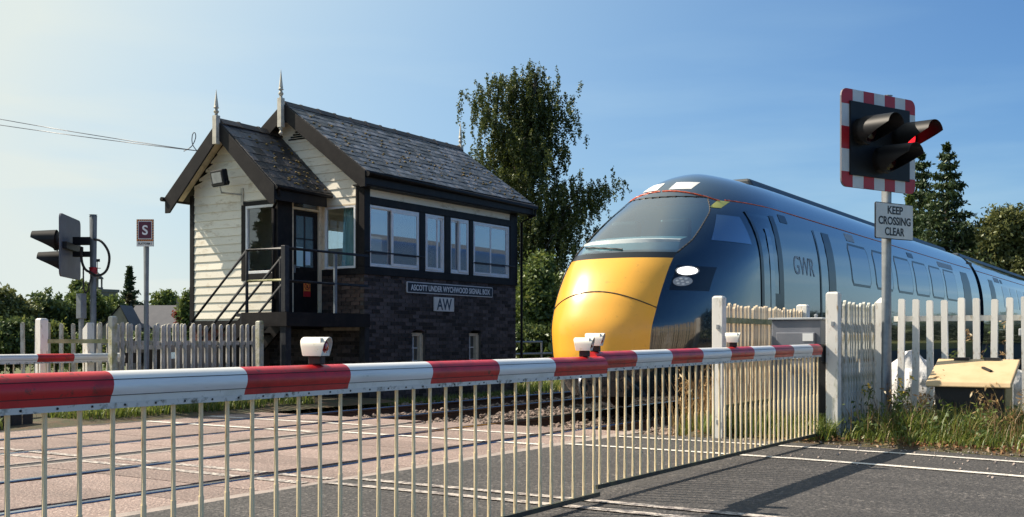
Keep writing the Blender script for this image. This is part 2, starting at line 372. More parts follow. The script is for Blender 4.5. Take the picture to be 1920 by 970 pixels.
def frame(o, t, up=(0, 0, 1)):                            # local x along t, local y up, local z out of the face
    t = Vector(t).normalized(); u = Vector(up).normalized(); n = t.cross(u)
    m = Matrix((t, u, n)).transposed().to_4x4(); m.translation = Vector(o); return m

def fast_mesh(name, V, nper, mats, parent=None, at=(0, 0, 0), **kw):
    """V: (n, nper, 3) polygons with no shared vertices"""
    V = np.asarray(V, dtype=np.float32); n = V.shape[0]
    me = bpy.data.meshes.new(name); me.vertices.add(n*nper); me.loops.add(n*nper); me.polygons.add(n)
    me.vertices.foreach_set('co', (V.reshape(-1, 3) - np.array(at, dtype=np.float32)).ravel())
    me.loops.foreach_set('vertex_index', np.arange(n*nper, dtype=np.int32))
    me.polygons.foreach_set('loop_start', np.arange(n, dtype=np.int32)*nper)
    me.materials.append(mats); me.update(calc_edges=True); me.validate()
    o = link(name, me, parent, Vector(at) - org(parent)); ORG[o.name] = Vector(at)
    return props(o, **kw)

# ---------------------------------------------------------------- ground, road, crossing, railway
YR = (6.42, 7.855, 9.75, 11.185)
XE = 11.2                                   # right end of the crossing panels
def hill(x, y): return 0.0
g = MB(); gx = [-400, -60, -20, 0, 40, 90, 200, 600, 1500]; gy = [-600, -120, -30, 5, 40, 100, 300, 900, 1500]
g.grid([[(x, y, -.16) for x in gx] for y in gy])
obj('terrain', g, M['grass_ground'], kind='structure')
road = thing('road', 'dark asphalt road crossing the railway', None, (6, 2, 0), kind='structure'); del road['label']
def curve(y): return -.030*max(0, 4.5 - y)**2 if y > -1.5 else -.030*36 - .36*(-1.5 - y)
ys = [5.6, 5, 4.5, 4, 3.5, 3, 2.5, 2, 1.5, 1, .5, 0, -.75, -1.5, -3, -6, -15, -40]
r = MB(); r.grid([[(XE + .12 + curve(y), y, 0), (6, y, .02), (-4, y, 0), (-4, y, -.3)] for y in ys])
obj('carriageway', r, M['asphalt'], road)
obj('carriageway', MB().add([(XE, 12.0, 0), (1.3, 12.0, 0), (1.3, 60, 0), (XE, 60, 0)], [(0, 1, 2, 3)]), M['asphalt'], road)
def strip(x, w, y0, y1, z, m, bend=True, name='road_marking', n=14):
    P = []
    for i in range(n + 1):
        y = y0 + (y1 - y0)*i/n; c = curve(y) if bend else 0
        hz = (lambda q: .02*(1 - min(1, abs(q - 6)/5)))
        P.append([(x + c - w/2, y, z + (hz(x + c - w/2) if y < 5.6 else 0)), (x + c + w/2, y, z + (hz(x + c + w/2) if y < 5.6 else 0))])
    return obj(name, MB().grid(P), m, road)
strip(10.86, .10, -6, 5.58, .008, M['mark']); strip(9.76, .11, -6, 5.58, .008, M['mark'])
strip(6.36, .10, -8, 5.58, .008, M['mark_worn'], False); strip(6.06, .10, -8, 5.58, .008, M['mark_worn'], False)
P = MB().add([(9.2, -2.2, .022), (10.35, -1.4, .02), (9.9, .1, .018), (9.1, .9, .022), (8.2, .2, .026), (7.9, -3, .026)], [(0, 1, 2, 3, 4, 5)])
obj('asphalt_patch', P, M['patch'], road)

cross = thing('level_crossing', None, None, (6, 9, 0), kind='structure')
obj('bed', B(-4, XE, 5.6, 12.0, -.3, -.12), M['groove'], cross)
zones = [(5.785, 6.355), (6.545, 7.73), (7.92, 8.575), (8.925, 9.685), (9.875, 11.06), (11.25, 12.0)]
pm = {}
x = -3.4
while x < XE - .1:
    for zi, (a, b) in enumerate(zones):
        w = .592; h = b - a
        if zi not in pm:
            q = B(-w/2, w/2, -h/2, h/2, -.12, 0); pm[zi] = mesh_of(q, M['panel'])
        piece('crossing_panel', pm[zi], cross, (x + .3, (a + b)/2, rnd.uniform(-.004, .002)))
    x += .6
q = mesh_of(B(-.745, .745, -.09, .09, -.14, 0), M['concrete']); x = -3.4
while x < XE - .5:
    piece('edge_beam', q, cross, (x + .75, 5.69, rnd.uniform(0, .006)), (0, 0, rnd.uniform(-.004, .004))); x += 1.5
for ya in (8.617, 8.883):
    q = mesh_of(B(-1.495, 1.495, -.04, .04, -.12, .002), M['concrete'])
    for i in range(5): piece('edge_strip', q, cross, (-3.4 + 1.5 + 3*i if i < 4 else 9.7, ya, 0))
obj('tarmac_strip', B(-3.4, XE, 8.66, 8.84, -.1, -.006), M['asphalt'], cross)
for xx, w, y0, y1, m in ((10.62, .10, 5.80, 8.56, 'mark'), (9.62, .11, 5.80, 8.56, 'mark'), (10.55, .10, 8.94, 11.95, 'mark'), (9.45, .11, 8.94, 11.95, 'mark'),
                         (6.36, .10, 5.8, 8.56, 'mark_worn'), (6.06, .10, 5.8, 8.56, 'mark_worn'), (6.30, .10, 8.94, 11.95, 'mark_worn'), (6.0, .10, 8.94, 11.95, 'mark_worn')):
    mb = MB()
    for a, b in zones:
        lo, hi = max(a, y0), min(b, y1)
        if hi > lo: mb.box(xx - w/2, xx + w/2, lo, hi, .0045, .0065)
    obj('road_marking', mb, M[m], cross)

def track(yl, yr_, label):
    t = thing('railway_track', None, None, (20, (yl + yr_)/2, 0), kind='structure')
    for yy in (yl, yr_):
        mb = MB()
        prof = [(-.07, -.16), (.07, -.16), (.07, -.145), (.012, -.12), (.012, -.045), (.036, -.03), (.036, -.004), (.030, .004), (-.030, .004), (-.036, -.004), (-.036, -.03), (-.012, -.045), (-.012, -.12), (-.07, -.145)]
        mb.prism([(yy + a, b) for a, b in prof], 0, -8, 140)
        k = len(prof)
        mb.m = [1 if i - 2 in (6, 7, 8) else 0 for i in range(len(mb.f))]
        obj('rail', mb, [M['rail_side'], M['rail_top']], t)
    c = (yl + yr_)/2
    sm = mesh_of(B(-.125, .125, -1.25, 1.25, -.25, -.12), M['sleeper'])
    for i in range(60): piece('sleeper', sm, t, (XE + .35 + .65*i, c, rnd.uniform(-.01, .005)), (0, 0, rnd.uniform(-.01, .01)))
    return t
trA = track(YR[0], YR[1], ''); trB = track(YR[2], YR[3], '')
b = MB(); b.grid([[(x, 4.9, -.22), (x, 5.7, -.15), (x, 12.2, -.15), (x, 13.0, -.2)] for x in (XE, 16, 30, 60, 140)])
b.grid([[(x, 4.9, -.22), (x, 5.7, -.15), (x, 12.2, -.15), (x, 13.0, -.2)] for x in (-80, -20, -3.4)])
obj('track_bed', b, M['bed'], kind='structure')
# ballast stones
ico = [(0, 0, 1), (.9, 0, .3), (.28, .85, .35), (-.72, .53, .3), (-.72, -.53, .38), (.28, -.85, .3), (.72, .53, -.4), (-.28, .85, -.4), (-.9, 0, -.35), (-.28, -.85, -.4), (.72, -.53, -.35), (0, 0, -.9)]
icf = [(0, 1, 2), (0, 2, 3), (0, 3, 4), (0, 4, 5), (0, 5, 1), (1, 6, 2), (2, 7, 3), (3, 8, 4), (4, 9, 5), (5, 10, 1), (6, 7, 2), (7, 8, 3), (8, 9, 4), (9, 10, 5), (10, 6, 1)]
ico = np.array(ico); icf = np.array(icf)
n = 9000
xs = XE + .1 + 26*rng.random(n)**1.5; yy = 5.2 + 7.4*rng.random(n)
ok = np.ones(n, bool)
for yr_ in YR: ok &= abs(yy - yr_) > .1
xs, yy = xs[ok], yy[ok]; n = len(xs); sc = .022 + .028*rng.random(n)
ang = rng.random(n)*6.28; ca, sa = np.cos(ang), np.sin(ang)
pts = ico[None]*(1 + .5*(rng.random((n, 12, 3)) - .5)); pts = pts*sc[:, None, None]*np.array([1.2, .9, .75])
pts = np.stack([pts[..., 0]*ca[:, None] - pts[..., 1]*sa[:, None], pts[..., 0]*sa[:, None] + pts[..., 1]*ca[:, None], pts[..., 2]], -1)
zz = -.125 + .03*rng.random(n)
pts += np.stack([xs, yy, zz], -1)[:, None]
fast_mesh('ballast', pts[:, icf].reshape(-1, 3, 3), 3, M['stone'], kind='stuff')

# ---------------------------------------------------------------- signal box
X0, X1, Y0, Y1 = 15.32, 20.60, 13.15, 16.68
PX, PY0, PY1 = 14.14, 14.20, 16.54
RY, RZ, EZ = 14.915, 5.67, 4.20
sb = thing('signal_box', 'timber and dark brick railway signal box with slate roofs beside the tracks', 'signal box', (18, 15, 0))
def wall_part(mb, m, name, **k): return obj(name, mb, m, sb, **k)
# brick base: mortar core, bricks on the two faces one can see
lw = obj('brick_wall', MB().box(X0 + .02, X1 - .005, Y0 + .26, Y1, -.2, 2.32).box(X0 + .02, 16.76, Y0 + .008, Y0 + .26, -.2, 2.32).box(17.2, 18.74, Y0 + .008, Y0 + .26, -.2, 2.32)
         .box(19.19, X1 - .005, Y0 + .008, Y0 + .26, -.2, 2.32).box(16.76, 17.2, Y0 + .008, Y0 + .26, 1.30, 2.32).box(18.74, 19.19, Y0 + .008, Y0 + .26, 1.30, 2.32)
         .box(16.76, 17.2, Y0 + .008, Y0 + .26, -.2, .35).box(18.74, 19.19, Y0 + .008, Y0 + .26, -.2, .35), M['mortar'], sb)
holes = [(16.76, 17.20, .35, 1.28), (18.74, 19.19, .35, 1.28)]
bricks = []
row = 0; z = -.05
while z < 2.32:
    off = (.1125 if row % 2 else 0); x = X0 - off
    while x < X1 - .02:
        a, c = max(x, X0), min(x + .215, X1)
        if c - a > .03:
            segs = [(a, c)]
            for hx0, hx1, hz0, hz1 in holes:
                if z + .065 > hz0 and z < hz1:
                    ns = []
                    for s0, s1 in segs:
                        if s1 <= hx0 or s0 >= hx1: ns.append((s0, s1)); continue
                        if s0 < hx0 - .02: ns.append((s0, hx0))
                        if s1 > hx1 + .02: ns.append((hx1, s1))
                    segs = ns
            for s0, s1 in segs: bricks.append(('f', s0, s1, z))
        x += .225
    y = Y0 + (.1125 if row % 2 == 0 else 0)
    while y < Y1 - .02:
        bricks.append(('g', y, min(y + .215, Y1), z)); y += .225
    z += .075; row += 1
gab = [b for b in bricks if b[0] == 'g' and b[2] < 14.3 and b[3] > 1.5]
fro = sorted([b for b in bricks if b[0] == 'f' and b[3] > .62], key=lambda b: b[1])
single = (gab + fro)[:300]; ss = set(single)
bm_cache = {}
def brick_box(mb, b, o=(0, 0, 0)):
    d = rnd.uniform(-.004, .004)
    if b[0] == 'f': mb.box(b[1] + .003, b[2] - .003, Y0 - .004 + d, Y0 + .03, b[3], b[3] + .065)
    else: mb.box(X0 - .006 + d, X0 + .03, b[1] + .003, b[2] - .003, b[3], b[3] + .065)
for b in single:
    L = round(b[2] - b[1], 3); key = (b[0], L)
    if key not in bm_cache:
        bm_cache[key] = mesh_of(B(-L/2 + .004, L/2 - .004, -.006, .03, 0, .065) if b[0] == 'f' else B(-.008, .03, -L/2 + .004, L/2 - .004, 0, .065), M['brick'] if b[0] == 'f' else M['brick_brown'])
    d = rnd.uniform(-.004, .004); c = (b[1] + b[2])/2
    piece('brick', bm_cache[key], lw, (c, Y0 + d, b[3]) if b[0] == 'f' else (X0 + d, c, b[3]))
mb = MB()
for b in bricks:
    if b not in ss: brick_box(mb, b)
obj('brick', mb, M['brick'], lw, kind='stuff')
# plinth and beams round the operating floor
wall_part(MB().box(X0 - .05, X0 - .004, 13.25, PY0 - .02, 1.33, 1.50), M['rail_paint'], 'plinth')
wall_part(MB().box(X0 - .07, X0 - .004, 13.2, 14.1, 1.27, 1.33), M['concrete'], 'ledge')
wall_part(MB().box(X0 - .03, X1 + .03, Y0 - .035, Y0 + .12, 2.325, 2.475).box(X0 - .03, X0 + .12, Y0 + .12, Y1, 2.325, 2.44), M['black_paint'], 'sill_beam', bevel=.006)
wall_part(MB().box(X0 - .02, X1 + .02, Y0 - .03, Y0 + .12, 3.66, 3.80), M['black_paint'], 'head_beam', bevel=.006)
wall_part(MB().box(X0 + .13, X1 - .1, Y0 - .012, Y0 + .10, 3.80, 4.12), M['wall_paint'], 'frieze_board')
posts = [(15.29, 15.455), (17.0, 17.18), (17.85, 18.05), (18.735, 18.875), (20.33, 20.62)]
for i, (a, c) in enumerate(posts):
    wall_part(MB().box(a, c, Y0 - .022 - (.012 if i in (0, 4) else 0), Y0 + .13, 2.475, 3.66 if 0 < i < 4 else 4.0), M['black_paint'], 'post', bevel=.006)
wall_part(MB().box(X0 - .04, X0 + .02, Y0 + .13, 13.33, 2.44, 4.0), M['black_paint'], 'post', bevel=.006)
# far walls (rear openings added to let sun in), floor and ceiling of the operating room
wall_part(MB().box(X0, X1, Y1 - .1, Y1, 2.32, 2.6).box(X0, X1, Y1 - .1, Y1, 3.65, 4.2).box(X0, 15.75, Y1 - .1, Y1, 2.6, 3.65).box(20.1, X1, Y1 - .1, Y1, 2.6, 3.65).box(17.85, 18.0, Y1 - .1, Y1, 2.6, 3.65).box(X1 - .1, X1, Y0 + .13, Y1 - .1, 2.32, 4.2).add([(X1 - .02, Y0, 4.2), (X1 - .02, Y1, 4.2), (X1 - .02, RY, RZ - .1)], [(0, 1, 2)]), M['wall_paint'], 'rear_wall')
wall_part(MB().box(X0 + .15, X1 - .1, Y0 + .14, Y1 - .1, 1.5, 1.62).box(X0 + .15, X1 - .1, Y0 + .14, Y1 - .1, 4.14, 4.18), M['inside'], 'floor')
wall_part(MB().box(17.2, 19.8, 15.2, 15.9, 2.32, 3.05), M['inside'], 'lever_shelf')
# windows
ADDED_WIN = [(15.75, 17.85), (18.0, 20.1)]  # unseen rear windows, added so sunlight reaches the room and curtain
def window(plane, a0, a1, z0, z1, sashes, glass=M['glass'], depth=.06, fw=.05, off=0.0, fm=None):
    """plane 'y' (long side) or 'x' (gable); sashes: list of (a, b, recess)"""
    fm = fm or M['upvc']
    def bx(mb, p, q, lo, hi, d0, d1):
        if plane[0] == 'y': mb.box(p, q, plane[1] + d0, plane[1] + d1, lo, hi)
        else: mb.box(plane[1] + d0, plane[1] + d1, p, q, lo, hi)
    w = MB()
    bx(w, a0, a1, z0, z0 + fw, off, off + depth); bx(w, a0, a1, z1 - fw, z1, off, off + depth)
    bx(w, a0, a0 + fw, z0 + fw, z1 - fw, off, off + depth); bx(w, a1 - fw, a1, z0 + fw, z1 - fw, off, off + depth)
    o = obj('window', w, fm, sb, bevel=.004)
    for (p, q, rec, sw) in sashes:
        s_ = MB(); d0 = off + rec; d1 = d0 + .028; lo, hi = z0 + fw*.7, z1 - fw*.7
        if sw > 0:
            bx(s_, p, q, lo, lo + sw, d0, d1); bx(s_, p, q, hi - sw, hi, d0, d1)
            bx(s_, p, p + sw, lo + sw, hi - sw, d0, d1); bx(s_, q - sw, q, lo + sw, hi - sw, d0, d1)
            obj('sash', s_, fm, o, bevel=.003)
        pn = MB(); k = max(sw, .0)
        bx(pn, p + k - .003, q - k + .003, lo + k - .003, hi - k + .003, d0 + .010, d0 + .016)
        obj('pane', pn, glass, o)
    return o
wy = ('y', Y0)
for a, c in ADDED_WIN: window(('y', Y1 - .08), a, c, 2.6, 3.65, [(a + .03, (a + c)/2 + .03, .01, .04), ((a + c)/2 - .03, c - .03, .03, .04)], M['glass_clear'])
window(wy, 15.47, 17.0, 2.485, 3.65, [(15.50, 16.22, .035, .03), (16.12, 16.97, -.012, .055)])
window(wy, 17.185, 17.845, 2.485, 3.65, [(17.215, 17.62, -.012, .05), (17.52, 17.82, .03, .05)])
window(wy, 18.055, 18.73, 2.485, 3.65, [(18.085, 18.42, .03, .05), (18.36, 18.70, -.012, .05)])
window(wy, 18.88, 20.325, 2.485, 3.65, [(18.91, 19.58, -.012, .04), (19.5, 20.29, .03, .05)])
for a, c in ((15.3, 17.08), (18.9, 20.45)):
    wall_part(MB().tube([(a, Y0 - .075, 2.755), (c, Y0 - .075, 2.755)], .016, 8).tube([(a + .02, Y0 - .075, 2.755), (a + .02, Y0, 2.755)], .014, 6).tube([(c - .02, Y0 - .075, 2.755), (c - .02, Y0, 2.755)], .014, 6), M['rail_paint'], 'guard_bar', smooth=True)
window(('x', X0), 13.34, 14.12, 2.45, 3.64, [(13.37, 14.09, .02, 0)], M['glass_clear'], fw=.045, off=-.03, fm=M['upvc'])
# the two small arched windows in the brick base
for a, c in ((16.76, 17.20), (18.74, 19.19)):
    cx = (a + c)/2; w = (c - a)/2
    w_ = MB().box(a, a + .05, Y0 + .10, Y0 + .17, .35, 1.2).box(c - .1, c, Y0 + .06, Y0 + .17, .35, 1.2).box(a, c, Y0 + .08, Y0 + .17, .33, .40).box(a, c, Y0 + .08, Y0 + .17, 1.17, 1.235)
    o = obj('window', w_, M['cream_trim'], sb)
    obj('glazing_bar', MB().box(cx - .03, cx - .01, Y0 + .12, Y0 + .15, .4, 1.17).box(a + .05, c - .1, Y0 + .122, Y0 + .148, .66, .68).box(a + .05, c - .1, Y0 + .122, Y0 + .148, .92, .94), M['upvc'], o)
    obj('pane', B(a + .05, c - .1, Y0 + .135, Y0 + .14, .4, 1.17), M['train_glass'], o)
    obj('sill', B(a - .04, c + .04, Y0 - .03, Y0 + .1, .29, .345), M['concrete'], o)
    poly = [(cx + (w + .02)*math.cos(t), 1.235 + .05*math.sin(t)) for t in np.linspace(0, math.pi, 9)]
    arch = MB().prism([(a, 1.235)] + [(cx - w*math.cos(t), 1.235 + .055*math.sin(t)) for t in np.linspace(0, math.pi, 9)] + [(c, 1.235), (c, 1.32), (a, 1.32)], 1, Y0 + .005, Y0 + .24)
    obj('arch', arch, M['brick'], o)
# main gable clapboards (behind and beside the porch roof)
def boards(xp, ya, yb, z0, pitch, zlim, m, cuts=(), thick=.02):
    """lap boards on a wall facing -x; zlim(y) gives the roof line; cuts = (y0,y1,z0,z1) openings"""
    k = 0; z = z0
    while True:
        za, zb = z, z + pitch
        cand = [y for y in np.linspace(ya, yb, 60) if zlim(y) > za + .02]
        if len(cand) < 2: break
        lo, hi = cand[0], cand[-1]
        segs = [(lo, hi)]
        for c in cuts:
            if zb > c[2] + .01 and za < c[3] - .01:
                ns = []
                for s0, s1 in segs:
                    if s1 <= c[0] or s0 >= c[1]: ns.append((s0, s1)); continue
                    if s0 < c[0] - .02: ns.append((s0, c[0]))
                    if s1 > c[1] + .02: ns.append((c[1], s1))
                segs = ns
        for s0, s1 in segs:
            top = [(s0, min(zb + .02, zlim(s0)))] + [(y, min(zb + .02, zlim(y))) for y in np.linspace(s0, s1, 7)[1:-1]] + [(s1, min(zb + .02, zlim(s1)))]
            mb = MB(); n = len(top); vs = []
            for (y, zt) in top:
                vs += [(xp - thick - .004, y, za), (xp - .002, y, za), (xp - thick*max(0, 1 - (zt - za)/(pitch + .02))*.9 - .006, y, zt), (xp - .002, y, zt)]
            fs = []
            for i in range(n - 1):
                a, b_ = 4*i, 4*(i + 1)
                fs += [(a, b_, b_ + 2, a + 2), (a + 2, b_ + 2, b_ + 3, a + 3), (a, a + 1, b_ + 1, b_), (a + 1, a + 3, b_ + 3, b_ + 1)]
            fs += [(0, 2, 3, 1), (4*(n - 1), 4*(n - 1) + 1, 4*(n - 1) + 3, 4*(n - 1) + 2)]
            obj('clapboard', mb.add(vs, fs), m, sb)
        z += pitch; k += 1
        if k > 40: break
main_lim = lambda y: RZ - .05 - abs(y - RY)*(RZ - EZ)/2.07 - .06
boards(X0, Y0 + .14, Y1 - .02, 3.64, .165, main_lim, M['wall_paint'])
wall_part(MB().add([(X0, Y0 + .12, 3.62), (X0, Y1, 3.62), (X0, Y1, 4.2), (X0, RY, RZ - .12), (X0, Y0 + .12, 4.2)], [(0, 1, 2, 3, 4)]).box(X0, X0 + .08, 14.12, Y1, 2.44, 3.62), M['wall_paint'], 'gable_wall')
wall_part(MB().box(X0 - .03, X0 + .03, Y0 + .14, 14.2, 3.63, 3.665).box(X0 - .034, X0 + .03, 14.115, 14.19, 2.44, 3.63), M['cream_trim'], 'window_trim')
for i in range(4): wall_part(MB().rbox((X0 - .03, RY - .28 + .0*i, 5.16 - .045*i), (.02, .5 + .12*i, .022), Matrix.Rotation(R(20), 3, 'Y')), M['black_paint'], 'vent_louvre')
# porch
PRY, PRZ, PEZ = (PY0 + PY1)/2, 5.17, 3.87
p_lim = lambda y: PRZ - .13 - abs(y - PRY)*(PRZ - PEZ)/1.45
boards(PX, PY0 + .1, PY1 - .1, 1.50, .157, p_lim, M['wall_paint'], cuts=[(PY0 - .1, 15.14, 2.30, 3.66)])
wall_part(MB().box(PX, X0 - .03, PY1 - .08, PY1, 1.45, 3.85).box(PX, PX + .06, 15.1, PY1 - .08, 1.45, 3.85).box(PX, PX + .06, PY0 + .1, 15.1, 1.45, 2.28).box(PX, PX + .06, PY0 + .1, 15.1, 3.66, 3.85)
          .add([(PX + .002, PY0, 3.85), (PX + .002, PY1, 3.85), (PX + .002, PRY, 5.05)], [(0, 1, 2)]), M['wall_paint'], 'porch_wall')
wall_part(MB().box(PX - .03, PX + .1, PY1 - .1, PY1 + .02, 1.45, 3.9), M['black_paint'], 'corner_post', bevel=.006)
wall_part(MB().box(PX - .035, 14.48, PY0 - .03, PY0 + .08, 1.45, 3.84), M['black_paint'], 'corner_post', bevel=.006)
wall_part(MB().box(PX - .03, PX + .03, 15.03, 15.13, 2.2, 3.68).box(PX - .03, PX + .03, PY0 + .08, 15.03, 3.60, 3.68).box(PX - .028, PX + .03, PY0 + .08, 15.03, 2.22, 2.33), M['black_paint'], 'window_surround', bevel=.004)
window(('x', PX), PY0 + .085, 15.03, 2.33, 3.60, [(PY0 + .12, 14.99, .02, 0)], M['glass_clear'], fw=.05, off=-.02)
wall_part(MB().box(PX - .02, X0 - .03, PY0, PY1, 1.3, 1.46), M['black_paint'], 'floor_beam')
pb = obj('brick_base', MB().box(PX + .06, X0 - .02, 15.6, PY1 - .02, -.2, 1.3), M['mortar'], sb)
mb = MB(); row = 0; z = -.05
while z < 1.28:
    y = 15.6 + (.11 if row % 2 else 0)
    while y < PY1 - .05:
        mb.box(PX + .05 + rnd.uniform(-.004, .004), PX + .09, y, min(y + .215, PY1 - .02), z, z + .065); y += .225
    z += .075; row += 1
obj('brick', mb, M['brick_red'], pb, kind='stuff')
# door side of the porch
wall_part(MB().box(14.48, 14.52, PY0 - .02, PY0 + .06, 1.56, 3.86).box(15.20, 15.28, PY0 - .02, PY0 + .06, 1.56, 3.86).box(14.52, 15.20, PY0 - .02, PY0 + .06, 3.54, 3.58).box(14.48, 15.28, PY0 - .018, PY0 + .06, 3.84, 3.88), M['cream_trim'], 'door_frame')
dr = obj('door', MB().box(14.525, 15.195, PY0 + .01, PY0 + .05, 1.57, 2.42).box(14.525, 14.62, PY0 + .01, PY0 + .05, 2.42, 3.53).box(15.10, 15.195, PY0 + .01, PY0 + .05, 2.42, 3.53).box(14.62, 15.10, PY0 + .01, PY0 + .05, 3.43, 3.53).box(14.62, 15.1, PY0 + .01, PY0 + .05, 2.42, 2.47), M['black_paint'], sb, bevel=.004)
obj('pane', B(14.62, 15.10, PY0 + .028, PY0 + .034, 2.47, 3.43), M['glass_door'], dr)
obj('glazing_bar', MB().box(14.85, 14.87, PY0 + .015, PY0 + .045, 2.47, 3.43).box(14.62, 15.10, PY0 + .018, PY0 + .042, 2.99, 3.01), M['rail_paint'], dr)
obj('handle', MB().box(14.55, 14.58, PY0 - .012, PY0 + .01, 2.35, 2.5).tube([(14.565, PY0 - .04, 2.45), (14.66, PY0 - .04, 2.45)], .009, 6), M['galv'], dr)
obj('transom_window', B(14.52, 15.20, PY0 + .02, PY0 + .03, 3.58, 3.84), M['glass_door'], sb)
wall_part(MB().box(14.5, 14.54, PY0 + .06, X0 - X0 + PY0 + .9, 1.5, 1.55), M['inside'], 'floor')
# roofs
def gable_roof(xa, xb, ry, rz, hw, ez, nx, nrow, slate_m, both=True):
    ov = []
    L = math.hypot(hw, rz - ez); a = math.atan2(rz - ez, hw)
    th = .05
    rf = MB()
    for s in (-1, 1):
        y1 = ry + s*hw
        rf.add([(xa, ry, rz), (xb, ry, rz), (xb, y1, ez), (xa, y1, ez), (xa, ry, rz - th), (xb, ry, rz - th), (xb, y1, ez - th), (xa, y1, ez - th)],
               [(0, 1, 2, 3), (7, 6, 5, 4), (0, 3, 7, 4), (1, 5, 6, 2), (3, 2, 6, 7)])
    ro = obj('roof', rf, M['black_paint'], sb)
    ex = L/nrow; w = (xb - xa)/nx
    sm = [mesh_of(MB().box(-w*kw/2 + .003, w*kw/2 - .003, -ex*1.08, .02, -.004, .011), slate_m) for kw in (1, .5)]
    for s in (-1, 1):
        if s == 1 and not both:
            mb = MB()
            for r_ in range(nrow):
                t = (r_ + 1)*ex
                q0, q1 = max(0, t - ex*1.08), t + .02
                for q in range(nx):
                    xc = xa + w*q
                    vs = [(xc + .004, ry + s*q0*math.cos(a), rz - q0*math.sin(a) + .015), (xc + w - .004, ry + s*q0*math.cos(a), rz - q0*math.sin(a) + .015),
                          (xc + w - .004, ry + s*q1*math.cos(a), rz - q1*math.sin(a) + .03), (xc + .004, ry + s*q1*math.cos(a), rz - q1*math.sin(a) + .03)]
                    mb.add(vs, [(0, 1, 2, 3)])
            obj('slate', mb, slate_m, ro, kind='stuff'); continue
        for r_ in range(nrow):
            d = L - ex*r_                             # lower edge of this course, down the slope from the ridge
            x = xa - (w/2 if r_ % 2 else 0)
            while x < xb - .01:
                full = x >= xa - .01 and x + w <= xb + .01
                xc = x + w/2 if full else (xa + w/4 if x < xa else xb - w/4)
                # local y points up-slope negative -> geometry runs from lower edge upward
                py = ry + s*d*math.cos(a); pz = rz - d*math.sin(a) + .012
                o = piece('slate', sm[0 if full else 1], ro, (xc, py, pz), (rnd.uniform(-.01, .012), rnd.uniform(-.012, .012), rnd.uniform(-.012, .012)))
                e = Matrix.Rotation(0 if s == 1 else math.pi, 4, 'Z') @ Matrix.Rotation(-(a - .03) + rnd.uniform(-.008, .008), 4, 'X') @ Matrix.Rotation(rnd.uniform(-.012, .012), 4, 'Z')
                o.rotation_euler = e.to_euler()
                o.location.z += rnd.uniform(0, .009)
                x += w
    # ridge tiles
    k = int((xb - xa)/.45); wr = (xb - xa)/k
    prof = [(-.13, -.075), (-.02, .035), (.02, .035), (.13, -.075), (.11, -.09), (0, .015), (-.11, -.09)]
    rm = mesh_of(MB().prism([(p, q) for p, q in prof], 0, -wr/2 + .004, wr/2 - .004).prism([(p*1.12, q*1.15 + .006) for p, q in prof], 0, wr/2 - .05, wr/2 + .01), M['ridge'])
    for i in range(k): piece('ridge_tile', rm, ro, (xa + wr*(i + .5), ry, rz + .02 + rnd.uniform(0, .008)), (rnd.uniform(-.02, .02), rnd.uniform(-.015, .015), 0))
    return ro, a, L
rf1, a1, L1 = gable_roof(15.0, 20.82, RY, RZ, 2.07, EZ, 22, 13, M['slate'], both=False)
rf2, a2, L2 = gable_roof(13.78, X0 - .03, PRY, PRZ, 1.45, PEZ, 6, 8, M['slate_moss'], both=False)
def barge(xf, ry, rz, hw, ez, w, t=.035, n='barge_board'):
    for s in (-1, 1):
        dz = w/math.cos(math.atan2(rz - ez, hw))
        y1 = ry + s*(hw + .02); z1 = rz - (rz - ez)*(hw + .02)/hw
        poly = [(ry, rz + .01), (y1, z1 + .01), (y1, z1 - dz*.95), (y1 - s*.12, z1 - dz*.95 - .0), (ry, rz - dz)]
        obj(n, MB().prism(poly, 0, xf - t, xf), M['black_paint'], sb, bevel=.004)
barge(15.0, RY, RZ, 2.07, EZ, .24); barge(13.78, PRY, PRZ, 1.45, PEZ, .24); barge(20.86, RY, RZ, 2.07, EZ, .24)
wall_part(MB().prism([(RY, RZ - .06), (RY - 2.07, EZ - .06), (RY - 1.9, EZ - .1), (RY, RZ - .2)], 0, 15.003, X0 - .01), M['cream_trim'], 'soffit')
wall_part(MB().add([(13.78, PRY, PRZ - .07), (13.78, PRY + 1.42, PEZ - .06), (PX, PRY + 1.42, PEZ - .06), (PX, PRY, PRZ - .07), (13.78, PRY - 1.42, PEZ - .06), (PX, PRY - 1.42, PEZ - .06)], [(0, 1, 2, 3), (0, 3, 5, 4)]), M['cream_trim'], 'soffit')
wall_part(MB().box(15.0, 20.82, RY - 2.09, RY - 2.055, EZ - .24, EZ - .03).box(15.0, 20.82, RY - 2.055, Y0, EZ - .26, EZ - .235), M['black_paint'], 'fascia')
wall_part(MB().tube([(14.98, RY - 2.14, EZ - .06), (20.9, RY - 2.14, EZ - .075)], .05, 10), M['black_paint'], 'gutter', smooth=True)
wall_part(MB().tube([(20.85, RY - 2.14, EZ - .06), (20.85, RY - 2.14, EZ - .25), (20.72, Y0 - .08, EZ - .42), (20.72, Y0 - .08, .1)], .035, 8), M['black_paint'], 'downpipe', smooth=True)
wall_part(MB().box(13.78, X0 - .2, PRY - 1.47, PRY - 1.435, PEZ - .26, PEZ - .03), M['black_paint'], 'fascia')
wall_part(MB().tube([(13.76, PRY - 1.5, PEZ - .04), (X0 - .1, PRY - 1.5, PEZ - .05)], .04, 8).tube([(13.82, PRY - 1.5, PEZ - .05), (13.86, PRY - 1.48, PEZ - .16), (PX - .06, PY0 + .06, PEZ - .36), (PX - .07, PY0 + .06, 1.3)], .032, 8), M['black_paint'], 'downpipe', smooth=True)
wall_part(MB().tube([(13.7, PRY + 1.52, PEZ - .05), (X0, PRY + 1.52, PEZ - .05)], .045, 8), M['black_paint'], 'gutter', smooth=True)
